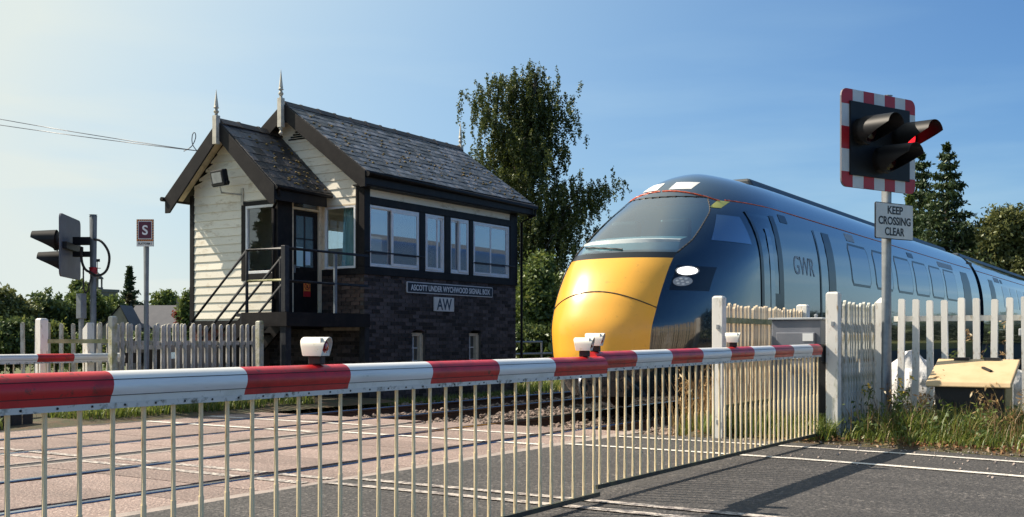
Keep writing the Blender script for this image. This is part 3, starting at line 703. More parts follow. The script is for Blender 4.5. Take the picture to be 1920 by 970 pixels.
def finial(x, y, z, h=1.0, drop=.5, ball=True):
    mb = MB().box(x - .05, x + .05, y - .05, y + .05, z - drop*h, z + .10*h)
    prof = [(.045, .10*h), (.03, .13*h), (.03, .15*h), (.052, .20*h), (.052, .22*h), (.03, .27*h), (.03, .30*h), (.055, .31*h), (.04, .36*h), (.002, .82*h)]
    mb.lathe(prof, (x, y, z), n=12)
    if ball: mb.lathe([(.02, -drop*h - .16), (.045, -drop*h - .12), (.02, -drop*h - .07), (.04, -drop*h - .03), (.04, -drop*h + .01)], (x, y, z), n=10)
    obj('finial', mb, M['finial'], sb, smooth=True)
finial(14.93, RY, RZ + .02, .78, .62); finial(13.72, PRY, PRZ + .03, .68, .68, False); finial(20.9, RY, RZ + .02, .78, .5)

def moss(ro, xa, xb, ry, rz, hw, ez, n, m):
    t = .12 + .86*rng.random(n)**.8; x = xa + (xb - xa)*rng.random(n); L_ = rz - ez
    p = np.column_stack([x, ry - hw*t, rz - L_*t + .026]); sz = .012 + .022*rng.random(n)
    V = ico[None]*(1 + .5*(rng.random((n, 12, 3)) - .5))*sz[:, None, None]*np.array([1.2, 1.1, .8]) + p[:, None]
    fast_mesh('moss', V[:, icf].reshape(-1, 3, 3), 3, m, ro, org(ro), kind='stuff')
moss(rf1, 15.1, 20.7, RY, RZ, 2.07, EZ, 190, M['moss']); moss(rf2, 14.2, 15.2, PRY, PRZ, 1.45, PEZ, 90, M['moss'])
# signs on the signal box
FR = lambda x, y, z: frame((x, y, z), (1, 0, 0))           # faces -y
def quad_sign(name, label, cat, c, t, w, h, m_face, m_edge, rim=.02, th=.02, rounded=0):
    f = frame(c, t); r0 = thing(name, label, cat, c)
    def rr(w_, h_, r_, d0, d1):
        pts = []
        if r_ <= 0: pts = [(-w_/2, -h_/2), (w_/2, -h_/2), (w_/2, h_/2), (-w_/2, h_/2)]
        else:
            for cx, cy, a0 in ((w_/2 - r_, -h_/2 + r_, -90), (w_/2 - r_, h_/2 - r_, 0), (-w_/2 + r_, h_/2 - r_, 90), (-w_/2 + r_, -h_/2 + r_, 180)):
                pts += [(cx + r_*math.cos(R(a0 + q)), cy + r_*math.sin(R(a0 + q))) for q in (0, 30, 60, 90)]
        n = len(pts); vs = [f @ Vector((p, q, d)) for d in (d0, d1) for p, q in pts]
        return MB().add(vs, [tuple(range(n)), tuple(reversed(range(n, 2*n)))] + [(i, n + i, n + (i + 1) % n, (i + 1) % n) for i in range(n)])
    obj('backplate', rr(w, h, rounded, -th, 0), m_edge, r0)
    obj('face', rr(w - 2*rim, h - 2*rim, max(0, rounded - rim), .001, .003), m_face, r0)
    return r0, f
r0, f = quad_sign('name_board', 'long black board lettered in white on the brick wall below the windows', 'sign', (18.085, Y0 - .035, 2.136), (1, 0, 0), 3.03, .222, M['name_blue'], M['sig_white'], .018, .03, .03)
obj('lettering', text_mb('ASCOTT UNDER WYCHWOOD SIGNAL BOX', .16, f @ Matrix.Translation((0, 0, .004)), .003, .0015, 2.80, 1.0), M['label_white'], r0)
r0, f = quad_sign('code_plate', 'pale square plate with two dark capital letters under the long name board', 'sign', (17.80, Y0 - .035, 1.825), (1, 0, 0), .69, .29, M['sign_face'], M['sig_white'], .006, .02)
obj('lettering', text_mb('AW', .33, f @ Matrix.Translation((0, 0, .004)), .006, .0015, .52), M['aw_blue'], r0)
r0, f = quad_sign('warning_notice', 'orange and red prohibition notice on the lower half of the dark door', 'notice', (14.90, PY0 + .004, 2.06), (1, 0, 0), .19, .30, M['orange'], M['sig_red'], .004, .004)
obj('red_band', MB().rbox(f @ Vector((0, -.095, .005)), (.18, .002, .10), Matrix((( 1, 0, 0), (0, 1, 0), (0, 0, 1)))), M['sig_red'], r0)
obj('prohibition_ring', MB().tube([f @ Vector((.065*math.cos(t), .05 + .065*math.sin(t), .006)) for t in np.linspace(0, 2*math.pi, 21)], .008, 6).tube([f @ Vector((-.045, .095, .006)), f @ Vector((.045, .005, .006))], .007, 6), M['sig_red'], r0)
obj('pictogram', MB().rbox(f @ Vector((.0, .045, .004)), (.03, .004, .06), Matrix.Identity(3)), M['ink'], r0)
quad_sign('paper_notice', 'pale green paper taped inside the left half of the door glass', 'notice', (14.72, PY0 + .018, 2.66), (1, 0, 0), .17, .36, M['paper_teal'], M['paper_teal'], .001, .003)
quad_sign('paper_notice', 'blue paper taped inside the right half of the door glass', 'notice', (14.93, PY0 + .018, 2.64), (1, 0, 0), .15, .26, M['paper_blue'], M['paper_blue'], .001, .003)
# curtain behind the gable window
cm = MB(); cm.grid([[(X0 + .16 + .025*math.sin(i*1.35), 13.44 + .36*i/24 + (.05*(1 - z_/1.2) if i > 12 else 0), 2.46 + z_) for z_ in (0, .3, .6, .9, 1.2)] for i in range(25)])
obj('curtain', cm, M['curtain'], label='pale teal curtain drawn to the right inside the gable window', cat='curtain', smooth=True, at=(X0 + .16, 13.5, 2.46))
obj('mug', MB().lathe([(.0, 0), (.055, 0), (.06, .17), (.05, .17), (.045, .02)], (X0 + .2, 13.82, 2.45), n=12), M['sign_face'], label='white mug on the sill inside the gable window', cat='mug', smooth=True, at=(X0 + .2, 13.82, 2.45))
# floodlight on the porch gable
fl = thing('floodlight', 'black floodlight on a bent bracket under the porch gable', 'floodlight', (PX - .03, 15.10, 3.8))
c = Vector((PX - .42, 15.28, 4.10)); rt = Matrix.Rotation(R(-10), 3, 'Z') @ Matrix.Rotation(R(-12), 3, 'Y')
obj('housing', MB().rbox(c, (.12, .42, .30), rt), M['black'], fl, bevel=.02)
obj('glass', MB().rbox(c + rt @ Vector((-.062, 0, .01)), (.006, .31, .19), rt), M['galv'], fl)
obj('hinge_knob', MB().tube([c + rt @ Vector((0, -.26, -.1)), c + rt @ Vector((0, .26, -.1))], .035, 8), M['black'], fl)
obj('bracket', MB().tube([c + Vector((0, 0, -.15)), c + Vector((.02, -.02, -.27)), (PX - .03, 15.10, 3.82)], .02, 8).box(PX - .045, PX - .02, 15.07, 15.13, 3.62, 3.94), M['finial'], fl, smooth=True)

# ---------------------------------------------------------------- platform and stairs outside the door
st = thing('staircase', 'dark steel landing and open stair with tube handrails outside the signal box door', 'staircase', (13.6, 14.2, 0))
SX0, SX1 = 13.16, 14.02
obj('landing', MB().box(13.1, X0 - .06, 13.0, 14.17, 1.50, 1.56), M['rail_paint'], st)
obj('edge_beam', MB().box(13.06, 13.1, 12.96, 14.0, 1.33, 1.57).box(13.06, X0 - .1, 12.92, 12.96, 1.33, 1.57), M['black_paint'], st)
for px, py in ((13.16, 13.04), (15.2, 13.04), (13.16, 14.0)):
    obj('leg', MB().box(px - .065, px + .065, py - .065, py + .065, -.1, 1.5), M['rail_paint'], st)
obj('corner_post', MB().box(13.1, 13.2, 12.99, 13.09, 1.57, 2.70), M['rail_paint'], st, bevel=.006)
obj('post', MB().tube([(13.18, 13.99, 1.57), (13.18, 13.99, 2.66)], .03, 10), M['rail_paint'], st, smooth=True)
obj('post', MB().box(14.36, 14.42, 13.01, 13.05, 1.57, 2.64), M['galv_dark'], st)
obj('post', MB().tube([(14.0, 14.0, 1.57), (14.0, 14.0, 2.6)], .028, 10), M['rail_paint'], st, smooth=True)
def rail_(pts, r=.026, m='rail_paint'): obj('handrail', MB().tube(pts, r, 10), M[m], st, smooth=True)
rail_([(15.28, 13.03, 2.66), (13.16, 13.03, 2.66)]); rail_([(15.28, 13.03, 2.10), (13.16, 13.03, 2.10)])
rail_([(13.16, 13.04, 2.66), (13.18, 13.99, 2.66), (13.2, 15.62, 1.26)]); rail_([(13.16, 13.04, 2.12), (13.18, 13.99, 2.12)], .022, 'fence_moss')
rail_([(13.18, 13.99, 2.12), (13.2, 15.62, .72)])
rail_([(14.0, 13.96, 2.60), (14.0, 15.7, 1.10)]); rail_([(14.0, 13.96, 2.1), (14.0, 15.7, .6)])
obj('post', MB().tube([(13.2, 15.42, .25), (13.2, 15.42, 1.42)], .028, 10), M['rail_paint'], st, smooth=True)
for xx in (SX0, SX1): obj('stringer', MB().beam((xx, 13.98, 1.45), (xx, 15.75, -.07), .05, .24), M['black_paint'], st)
for i in range(8): obj('tread', B(SX0 + .026, SX1 - .026, 14.05 + .205*i, 14.27 + .205*i, 1.36 - .176*i, 1.40 - .176*i), M['black_paint'], st)

# ---------------------------------------------------------------- barriers
def boom_profile(d=1):
    # (y, z) relative to the boom's top; rounded tube over a flat apron; the visible side is -y
    top = [(.062*math.cos(t), -.062 + .062*math.sin(t)) for t in np.linspace(R(185), R(-5), 15)]     # from -y side over to +y
    return top
def barrier(name, label, xa, xb, y, zt_a, zt_b, bands, bar_x, zbot, H=.137, group=None, lips=True, barm='bar'):
    t = thing(name, label, 'barrier', ((xa + xb)/2, y, 0), group)
    zt = lambda x: zt_a + (zt_b - zt_a)*(x - xa)/(xb - xa)
    mats = [M['white_boom'], M['red_boom'], M['lip'], M['black'], M['alu']]
    mb = MB(); ap = H - .022
    for i, (a, b, col) in enumerate(bands):
        sh = .012
        P0 = []
        for x, kx in ((a, 0), (b, 0)):
            prof = [(.062*math.cos(q), -.062 + .062*math.sin(q)) for q in np.linspace(R(205), R(-25), 19)]
            P0.append([(x + (.02 if (x == a and i > 0) or (x == b and i < len(bands) - 1) else 0)*max(0, -(pz + .02))/.1*-1, y + py, zt(x) + pz) for py, pz in prof])
        mb.grid(P0, 1 if col == 'r' else 4)
        # flat apron below, both faces
        for sy in (-1, 1):
            ya = y + sy*.055
            pa = lambda x, i_, e: x - (.02*(-(e) - .02)/.1 if (x == a and i > 0) or (x == b and i < len(bands) - 1) else 0)
            mb.add([(pa(a, i, -.088), ya, zt(a) - .088), (pa(b, i, -.088), ya, zt(b) - .088), (pa(b, i, -ap), ya - sy*.002, zt(b) - ap), (pa(a, i, -ap), ya - sy*.002, zt(a) - ap)], [(0, 1, 2, 3)], 1 if col == 'r' else 0)
    mb.grid([[(x, y - .055, zt(x) - ap), (x, y - .052, zt(x) - H), (x, y + .052, zt(x) - H), (x, y + .055, zt(x) - ap)] for x in (xa, xb)], 2)
    for x in (xa, xb):
        prof = [(.062*math.cos(q), -.062 + .062*math.sin(q)) for q in np.linspace(R(205), R(-25), 19)] + [(.052, -H), (-.052, -H)]
        mb.add([(x, y + p, zt(x) + q) for p, q in prof], [tuple(range(len(prof)))], 1)
    bo = obj('boom', mb, mats, t, smooth=True)
    # seam lines and bolts
    sm = MB()
    for zz in (-.030, -.0885): sm.beam((xa, y - (.0555 if zz < -.05 else .0535), zt(xa) + zz), (xb, y - (.0555 if zz < -.05 else .0535), zt(xb) + zz), .003, .0025)
    obj('seam', sm, M['rubber'], bo)
    bt = MB()
    for x in bar_x: bt.tube([(x + .02, y - .056, zt(x) - H + .012), (x + .02, y - .048, zt(x) - H + .012)], .005, 6)
    obj('bolt', bt, M['rubber'], bo, kind='stuff')
    ztop = lambda x: zt(x) - H + .004
    hb = .985
    bm_ = None
    for x in bar_x:
        L = ztop(x) - zbot(x)
        o0 = MB().tube([(0, 0, 0), (0, 0, -L*.5)], .0096, 8).tube([(0, 0, -L*.49), (0, 0, -L)], .0116, 8) if bm_ is None or True else None
        if bm_ is None: bm_ = (mesh_of(o0, M[barm], smooth=True), L)
        o = piece('skirt_bar', bm_[0], t, (x, y - .01, ztop(x)), (0, rnd.uniform(-.004, .004) - LEAN(x), 0), (1, 1, L/bm_[1]))
    obj('bottom_rail', MB().beam((bar_x[0] - .06, y - .01, zbot(bar_x[0]) - .01), (bar_x[-1] + .06, y - .01, zbot(bar_x[-1]) - .01), .03, .03), M['dark_steel'], t)
    return t, zt
def LEAN(x): return 0.0
def boom_lamp(t, x, y, z, s=1.0, yaw=0):
    """white hood with a red lens facing along the boom towards +x/-y"""
    d = Vector((math.cos(R(yaw)), math.sin(R(yaw)), 0)); sd = Vector((-d.y, d.x, 0)); up = Vector((0, 0, 1))
    c = Vector((x, y, z))
    base = obj('boom_lamp', MB().rbox(c + up*.03*s, (.10*s, .07*s, .06*s), Matrix((d, sd, up)).transposed()), M['rubber'], t, bevel=.006)
    r = .066*s; L = .165*s; cz = .06*s + .066*s
    rings = []
    sec = [(r*math.cos(q), r*math.sin(q)) for q in np.linspace(R(0), R(180), 13)] + [(-r, -r*.98), (r, -r*.98)]
    for along, k, sh in ((-.55, .93, .0), (-.5, 1.0, 0), (.5, 1.0, 0)):
        ring = []
        for p, q in sec:
            al = along*L*(1.0) + (.018*s*(q/r) if along > 0 else .022*s*(-q/r)*-1*-.6)
            ring.append(c + d*al + sd*p*k + up*(cz + q*k))
        rings.append(ring)
    inner = [[c + d*((.5 - .0)*L + .018*s*(q/r)) + sd*p*.92 + up*(cz + q*.92) for p, q in sec], [c + d*(.36*L) + sd*p*.9 + up*(cz + q*.9) for p, q in sec]]
    rg = [list(r_) for r_ in rings] + inner
    h = MB(); h.grid(rg, 0, True); h.f.append(tuple(range(len(sec)))); h.m.append(0)
    obj('hood', h, M['lampwhite'], base, smooth=True)
    lc = c + d*(.39*L) + up*cz
    obj('lens', MB().lathe([(.0, .012), (.03*s, .010), (r*.78, .0), (r*.82, -.02)], lc, d, 16).rbox(c + d*(.37*L) + up*cz, (.006, 2*r*.9, 2*r*.9), Matrix((d, sd, up)).transposed(), 1), [M['lens'], M['lampwhite']], base, smooth=True)
    return base
xu = lambda Y, y: 0
left_b = [(.7, 1.35, 'w')]
edges = [2.02, 2.62] + []
bnd = [1.2, 1.855, 2.545, 3.21, 3.87, 4.51, 5.15, 5.79, 6.385]
cols = ['r', 'w', 'r', 'w', 'r', 'w', 'r']
# near barrier, left half: boundaries measured along x
e = [.55, 1.2, 1.86, 2.545, 3.208, 3.867, 4.514, 5.154, 5.79, 6.384]
e = [0.554, 1.204, 1.854, 2.504, 3.157, 3.802, 4.441, 5.071, 5.700, 6.384]
seq = [(e[i], e[i + 1], 'r' if (i % 2) == 0 else 'w') for i in range(len(e) - 1)]
bx_l = [1.0 + .139*i for i in range(39)]; bx_l = [x for x in bx_l if x < 6.37]
nbl, ztl = barrier('crossing_barrier', 'near barrier half with the long red and white boom filling the left foreground', e[0], e[-1], 3.40, 1.0, 1.0, seq, bx_l, lambda x: .085)
e2 = [6.375, 6.985, 7.60, 8.213, 8.84, 9.41, 9.985, 10.55, 11.17, 11.50]
seq = [(e2[i], e2[i + 1], 'r' if (i % 2) == 0 else 'w') for i in range(len(e2) - 1)]
bx_r = [6.50 + .128*i for i in range(40)]
nbr, ztr = barrier('crossing_barrier', 'near barrier half whose boom runs to the grey cabinet beside the tall white post', e2[0], e2[-1], 3.47, 1.03, 1.06, seq, bx_r, lambda x: .115 - .02*(x - 6.4)/5)
e3 = [2.65 + .586*i for i in range(14)]; e3[-1] = 10.55
seq = [(e3[i], e3[i + 1], 'r' if (i % 2) == 1 else 'w') for i in range(len(e3) - 1)]
fb, ztf = barrier('crossing_barrier', 'far barrier on the other side of the railway ending inside the weathered grey fence', 2.65, 10.55, 13.9, .90, .90, seq, [2.75 + .125*i for i in range(58)], lambda x: .1)
obj('pivot_arm', MB().box(10.55, 11.15, 13.86, 13.94, .74, .90).box(10.9, 11.3, 13.8, 14.05, .2, .95), M['black'], fb)
obj('pivot_arm', MB().box(11.55, 12.2, 3.44, 3.50, .86, 1.06).box(11.75, 12.3, 3.42, 3.55, .3, 1.05), M['black'], nbr)
boom_lamp(nbl, 3.63, 3.40, 1.0, .66, -74)
boom_lamp(nbl, 6.17, 3.40, 1.0, .66, -74)
boom_lamp(nbr, 6.45, 3.47, 1.03, .66, -74)
boom_lamp(nbr, 9.02, 3.47, 1.045, .66, -74)

# ---------------------------------------------------------------- fences
def paling_mesh(w, h, t, m, tip='round', notch=True):
    mb = MB()
    if tip == 'round': prof = [(-w/2, 0), (w/2, 0), (w/2, h - w*.45), (w*.3, h - w*.1), (0, h), (-w*.3, h - w*.1), (-w/2, h - w*.45)]
    elif tip == 'flat': prof = [(-w/2, 0), (w/2, 0), (w/2, h - .012), (w/2 - .012, h), (-w/2 + .012, h), (-w/2, h - .012)]
    elif tip == 'worn': prof = [(-w/2, 0), (w/2, 0), (w/2*.95, h - .03), (w*.2, h), (-w/2*.8, h - .012), (-w/2, h - .05)]
    elif tip == 'corr':  # shallow channel
        prof = None
    if prof: mb.prism(prof, 1, -t/2, t/2)
    return mesh_of(mb, m)
def fence(name, label, pts, posts, h, w, step, m, pm_=None, tip='flat', rails=(.35, 1.2), ph=None, t=.028, group=None, pw=.12, railm=None, z0=-.05, side=1, toph=None):
    """palings in a straight line from pts[0] to pts[1] (x,y)"""
    a, b = Vector((*pts[0], 0)), Vector((*pts[1], 0)); d = (b - a); L = d.length; d.normalize(); nrm = Vector((-d.y, d.x, 0))*side
    root = thing(name, label, 'fence', ((a + b)/2).to_tuple(), group)
    ang = math.atan2(d.y, d.x)
    ms = [paling_mesh(w*k, h*q, t, m, tip) for k, q in ((1, 1), (.97, .985), (1.03, 1.01), (1, .995))]
    n = int(L/step)
    for i in range(n + 1):
        p = a + d*min(L, step*(i + .5))
        if step*(i + .5) > L: break
        piece('paling', rnd.choice(ms), root, (p.x, p.y, z0), (rnd.uniform(-.012, .012), rnd.uniform(-.012, .012), ang + rnd.uniform(-.03, .03)))
    for z in rails:
        obj('rail', MB().beam(a + nrm*(t/2 + .022) + Vector((0, 0, z)), b + nrm*(t/2 + .022) + Vector((0, 0, z)), .035, .065), railm or m, root)
    for (px, py, hh, ww, kind) in posts:
        if kind == 'chamfer': mb = MB().box(px - ww/2, px + ww/2, py - ww/2, py + ww/2, -.1, hh - .02).add([(px - ww/2, py - ww/2, hh - .02), (px + ww/2, py - ww/2, hh - .02), (px + ww/2, py + ww/2, hh - .02), (px - ww/2, py + ww/2, hh - .02), (px - ww*.35, py - ww*.35, hh), (px + ww*.35, py - ww*.35, hh), (px + ww*.35, py + ww*.35, hh), (px - ww*.35, py + ww*.35, hh)], [(0, 1, 5, 4), (1, 2, 6, 5), (2, 3, 7, 6), (3, 0, 4, 7), (4, 5, 6, 7)])
        elif kind == 'point': mb = MB().box(px - ww/2, px + ww/2, py - ww/2, py + ww/2, -.1, hh - .07).add([(px - ww/2, py - ww/2, hh - .07), (px + ww/2, py - ww/2, hh - .07), (px + ww/2, py + ww/2, hh - .07), (px - ww/2, py + ww/2, hh - .07), (px, py, hh)], [(0, 1, 4), (1, 2, 4), (2, 3, 4), (3, 0, 4)])
        else: mb = MB().prism([(py - ww/2, -.1), (py + ww/2, -.1), (py + ww/2, hh - .1), (py - ww/2, hh)], 0, px - ww/2, px + ww/2)
        po = obj('post', mb, pm_ or m, root, bevel=.006)
        if kind == 'chamfer' and hh > 1.5:
            bl = MB()
            for zb in (.18, hh - .35): bl.rbox((px - ww/2 - .008, py - .01, zb), (.016, .03, .05), Matrix.Identity(3))
            obj('bolt_plate', bl, M['galv'], po)
    return root
# near side, by the barrier machine
fence('paling_fence', 'cream slatted fence along the track side behind the grey barrier cabinet', ((11.45, 4.62), (14.85, 4.70)), [(11.40, 4.55, 1.60, .125, 'chamfer'), (14.92, 4.70, 1.60, .15, 'chamfer')],
      1.57, .05, .083, M['fence_cream'], M['fence'], 'round', (.32, 1.33), t=.03, side=-1, railm=M['fence_moss'])
fence('paling_fence', 'tall white slatted fence run with green algae beside the boom end', ((11.85, 3.30), (13.15, 3.27)), [(11.74, 3.36, 1.63, .135, 'chamfer'), (13.25, 3.22, 1.62, .13, 'point')],
      1.58, .055, .098, M['fence_green'], M['fence'], 'round', (.32, 1.28), t=.03, side=1)
fence('paling_fence', 'widely spaced white palings standing behind the tan lidded bin', ((13.42, 3.12), (13.42, -1.2)), [], 1.62, .073, .173, M['fence'], None, 'flat', (.3, 1.36), t=.055, side=1, z0=-.02)
# far side
fence('paling_fence', 'weathered grey picket fence between the platform sign and the signal box stairs', ((10.1, 13.42), (12.85, 13.42)), [(10.0, 13.40, 1.45, .095, 'chamfer'), (12.93, 13.42, 1.42, .10, 'chamfer')],
      1.40, .062, .146, M['fence_grey'], M['fence_post'], 'worn', (.3, 1.05), side=1)
fence('paling_fence', 'grey pickets crossing behind the far barrier boom', ((10.6, 14.95), (12.9, 14.95)), [], 1.42, .062, .19, M['fence_grey'], None, 'worn', (.3, 1.05), side=1)
fence('paling_fence', 'short gapped picket run at the left end between two white posts', ((10.9, 14.45), (10.2, 16.0)), [(9.55, 14.45, 1.42, .13, 'chamfer'), (10.02, 14.0, 1.36, .12, 'slant')], 1.42, .062, .22, M['fence_grey'], M['fence'], 'worn', (.35,), side=1)
obj('rail', MB().beam((9.6, 14.43, 1.08), (10.0, 13.46, 1.08), .03, .06), M['fence_moss'], bpy.data.objects['paling_fence.005'])

# machine cabinets
cb = thing('barrier_cabinet', 'grey barrier machine cabinet with a small white label beside the tall post', 'cabinet', (12.9, 3.97, 0))
obj('body', B(12.35, 13.25, 3.68, 4.27, -.05, 1.34), M['grey_cab'], cb, bevel=.012)
obj('lid', B(12.32, 13.28, 3.65, 4.30, 1.34, 1.365), M['lightgrey_cab'], cb, bevel=.006)
obj('door', B(12.30, 12.35, 3.74, 4.20, .15, 1.19), M['grey_cab'], cb, bevel=.008)
obj('label_plate', B(12.294, 12.30, 3.755, 3.88, 1.09, 1.18), M['label_white'], cb)
obj('notice_plate', B(12.294, 12.30, 3.90, 4.07, .88, 1.0), M['sign_face'], cb)
obj('lifting_eye', MB().lathe([(.02, 0), (.025, .03), (.01, .045)], (12.42, 3.76, 1.365), n=8), M['galv'], cb)
cb2 = thing('equipment_cabinet', 'light grey lineside cabinet half hidden behind the white palings at the right edge', 'cabinet', (14.3, 1.35, 0))
obj('body', B(14.0, 14.6, .9, 1.75, -.05, 1.15), M['lightgrey_cab'], cb2, bevel=.012)
obj('lid', B(13.95, 14.65, .85, 1.80, 1.15, 1.24), M['lightgrey_cab'], cb2, bevel=.012)
obj('door', B(13.975, 14.0, 1.0, 1.65, .1, 1.05), M['lightgrey_cab'], cb2, bevel=.006)
cb3 = thing('barrier_cabinet', 'dark grey machine cabinet behind the weathered grey picket fence', 'cabinet', (11.7, 14.2, 0))
obj('body', B(11.2, 12.3, 13.75, 14.5, -.05, 1.05), M['darkgrey_cab'], cb3, bevel=.012)
obj('label_plate', B(11.3, 11.45, 13.742, 13.75, .8, .9), M['paper_blue'], cb3)
cb4 = thing('equipment_cabinet', 'rusty edged dark cabinet beside the stairs behind the grey pickets', 'cabinet', (12.75, 14.2, 0))
obj('body', B(12.5, 13.0, 13.9, 14.5, -.05, 1.0), M['black'], cb4, bevel=.012)

# ---------------------------------------------------------------- road signals and signs
def hood_mb(f, cx, cz, r, L, tilt=.12):
    """cut-away cone hood from the board face outward (local z), longest at the top"""
    n = 28; z0 = .10; P = [[], []]; Q = [[], []]
    def ln(y): return L*(.10 + .90*min(1, max(0, (y + .95)/1.15))**1.2)
    for j in range(n + 1):
        a = 2*math.pi*j/n; x = math.cos(a); y = math.sin(a); k = ln(y)
        P[0].append(f @ Vector((cx + r*x, cz + r*y, z0))); P[1].append(f @ Vector((cx + r*.86*x, cz + r*.86*y, z0 + k)))
        Q[0].append(f @ Vector((cx + r*.83*x, cz + r*.83*y, z0 + k - .001))); Q[1].append(f @ Vector((cx + r*.95*x, cz + r*.95*y, z0 + .005)))
    mb = MB(); mb.grid(P); mb.grid([P[1], Q[0]]); mb.grid(Q); return mb
def road_signal(name, label, cen, t, w, h, pole_xy, pole_top, L, lit=None, pole_m='galv', pr=.065):
    root = thing(name, label, 'traffic signal', (pole_xy[0], pole_xy[1], 0))
    f = frame(cen, t)
    obj('pole', MB().tube([(pole_xy[0], pole_xy[1], -.1), (pole_xy[0], pole_xy[1], pole_top)], pr, 18).tube([(pole_xy[0], pole_xy[1], pole_top - .005), (pole_xy[0], pole_xy[1], pole_top + .02)], pr + .006, 18), M[pole_m], root, smooth=True)
    def rr(w_, h_, r_, d0, d1, mi=0):
        pts = []
        for cx, cy, a0 in ((w_/2 - r_, -h_/2 + r_, -90), (w_/2 - r_, h_/2 - r_, 0), (-w_/2 + r_, h_/2 - r_, 90), (-w_/2 + r_, -h_/2 + r_, 180)):
            pts += [(cx + r_*math.cos(R(a0 + q)), cy + r_*math.sin(R(a0 + q))) for q in (0, 22, 45, 67, 90)]
        n = len(pts); vs = [f @ Vector((p, q, d)) for d in (d0, d1) for p, q in pts]
        return MB().add(vs, [tuple(range(n)), tuple(reversed(range(n, 2*n)))] + [(i, n + i, n + (i + 1) % n, (i + 1) % n) for i in range(n)], mi)
    bb = obj('backboard', rr(w, h, .085, -.02, 0), M['sig_back'], root)
    # border: red and white blocks
    rim_x, rim_y = .125, .17
    def band(pts, col): obj('red_band' if col else 'white_band', MB().add([f @ Vector((p, q, d)) for d in (.001, .004) for p, q in pts], [tuple(range(len(pts))), tuple(reversed(range(len(pts), 2*len(pts))))]), M['sig_red'] if col else M['sig_white'], bb)
    r_ = .085
    for yy in (-1, 1):
        for i in range(7):
            xa = -w/2 + w*i/7; xb = xa + w/7
            ylo, yhi = (h/2 - rim_y, h/2) if yy > 0 else (-h/2, -h/2 + rim_y)
            if i in (0, 6):                         # rounded outer corner
                sx = -1 if i == 0 else 1; ox = sx*w/2; cx = ox - sx*r_; oy = yy*h/2; cy = oy - yy*r_
                band([(ox - sx*w/7, yy*(h/2 - rim_y)), (ox - sx*w/7, oy)] + [(cx + sx*r_*math.sin(q), cy + yy*r_*math.cos(q)) for q in np.linspace(0, math.pi/2, 6)] + [(ox, yy*(h/2 - rim_y))], True)
            else: band([(xa, ylo), (xb, ylo), (xb, yhi), (xa, yhi)], i % 2 == 0)
    hh = h - 2*rim_y
    for sx in (-1, 1):
        for i in range(3):
            ya = -hh/2 + hh*i/3; yb = ya + hh/3; x0, x1 = (sx*w/2, sx*(w/2 - rim_x))
            band([(x0, ya), (x1, ya), (x1, yb), (x0, yb)], i % 2 == 1)
    obj('inner_panel', MB().rbox(f @ Vector((0, 0, .012)), (w - 2*rim_x, h - 2*rim_y + .07, .024), f.to_3x3()), M['black'], root)
    for k, (lx, lz) in enumerate(((-.34, .08), (.34, .08), (0, -.21))):
        lx *= w/1.28; la = obj('lamp', MB().lathe([(.155, .02), (.155, .13), (.12, .135), (.0, .136)], f @ Vector((lx, lz, 0)), f.to_3x3() @ Vector((0, 0, 1)), 20), M['black'], root, smooth=True)
        obj('hood', hood_mb(f, lx, lz, .16, L), M['black'], la, smooth=True)
        obj('lens', MB().lathe([(.125, .137), (.10, .155), (.0, .165)], f @ Vector((lx, lz, 0)), f.to_3x3() @ Vector((0, 0, 1)), 20), M['lit_red'] if k == lit else M['lens_off'], la, smooth=True)
    # bracket to the pole
    obj('bracket', MB().beam(f @ Vector((-w*.42, 0, -.05)), f @ Vector((w*.42, 0, -.05)), .07, .10).beam(f @ Vector((0, .1, -.06)), (pole_xy[0], pole_xy[1], cen[2] + .1), .08, .12).beam(f @ Vector((0, -.1, -.06)), (pole_xy[0], pole_xy[1], cen[2] - .1), .08, .08), M['black'], root)
    return root, f
bx, by = gp(4.165, 12.10); pxy = gp(4.325, 12.32)
sg, f = road_signal('road_signal', 'large road signal with red and white border and one red light lit', (bx, by, 3.345), (.912, -.41, 0), 1.28, 1.09, pxy, 3.90, .39, lit=1)
kx, ky = gp(4.36, 12.16)
r0, f = quad_sign('road_sign', 'white keep clear sign with black capitals on the pole beneath the lit signal', 'sign', (kx, ky, 2.455), (.912, -.41, 0), .67, .41, M['sign_face'], M['black'], .008, .012, .02)
for i, (tx, wd) in enumerate((('KEEP', .27), ('CROSSING', .57), ('CLEAR', .345))):
    obj('lettering', text_mb(tx, .125, f @ Matrix.Translation((.01*(i == 0), .125 - .122*i, .0045)), .003, .001, wd), M['ink'], r0)
obj('clamp', MB().tube([(pxy[0], pxy[1], 2.52), (pxy[0], pxy[1], 2.56)], .075, 14).tube([(pxy[0], pxy[1], 2.34), (pxy[0], pxy[1], 2.38)], .075, 14), M['galv'], r0, smooth=True)
fx, fy = gp(-6.36, 16.2); bx, by = gp(-6.72, 16.2)
sg2, f2 = road_signal('road_signal', 'grey road signal seen from behind with two black hoods pointing left', (bx, by, 2.50), (-.75, -.66, 0), 1.18, .93, (fx, fy), 2.98, .34, None, 'galv_dark', .055)
obj('cable_loop', MB().tube(chaikin([gp(-6.32, 16.14) + (2.62,), gp(-6.2, 16.1) + (2.6,), gp(-6.09, 16.1) + (2.45,), gp(-6.07, 16.1) + (2.3,), gp(-6.12, 16.1) + (2.12,), gp(-6.28, 16.12) + (2.05,), gp(-6.36, 16.1) + (2.12,), gp(-6.44, 16.1) + (2.15,), gp(-6.50, 16.1) + (2.28,), gp(-6.5, 16.1) + (2.5,)]), .02, 8), M['rubber'], sg2, smooth=True)
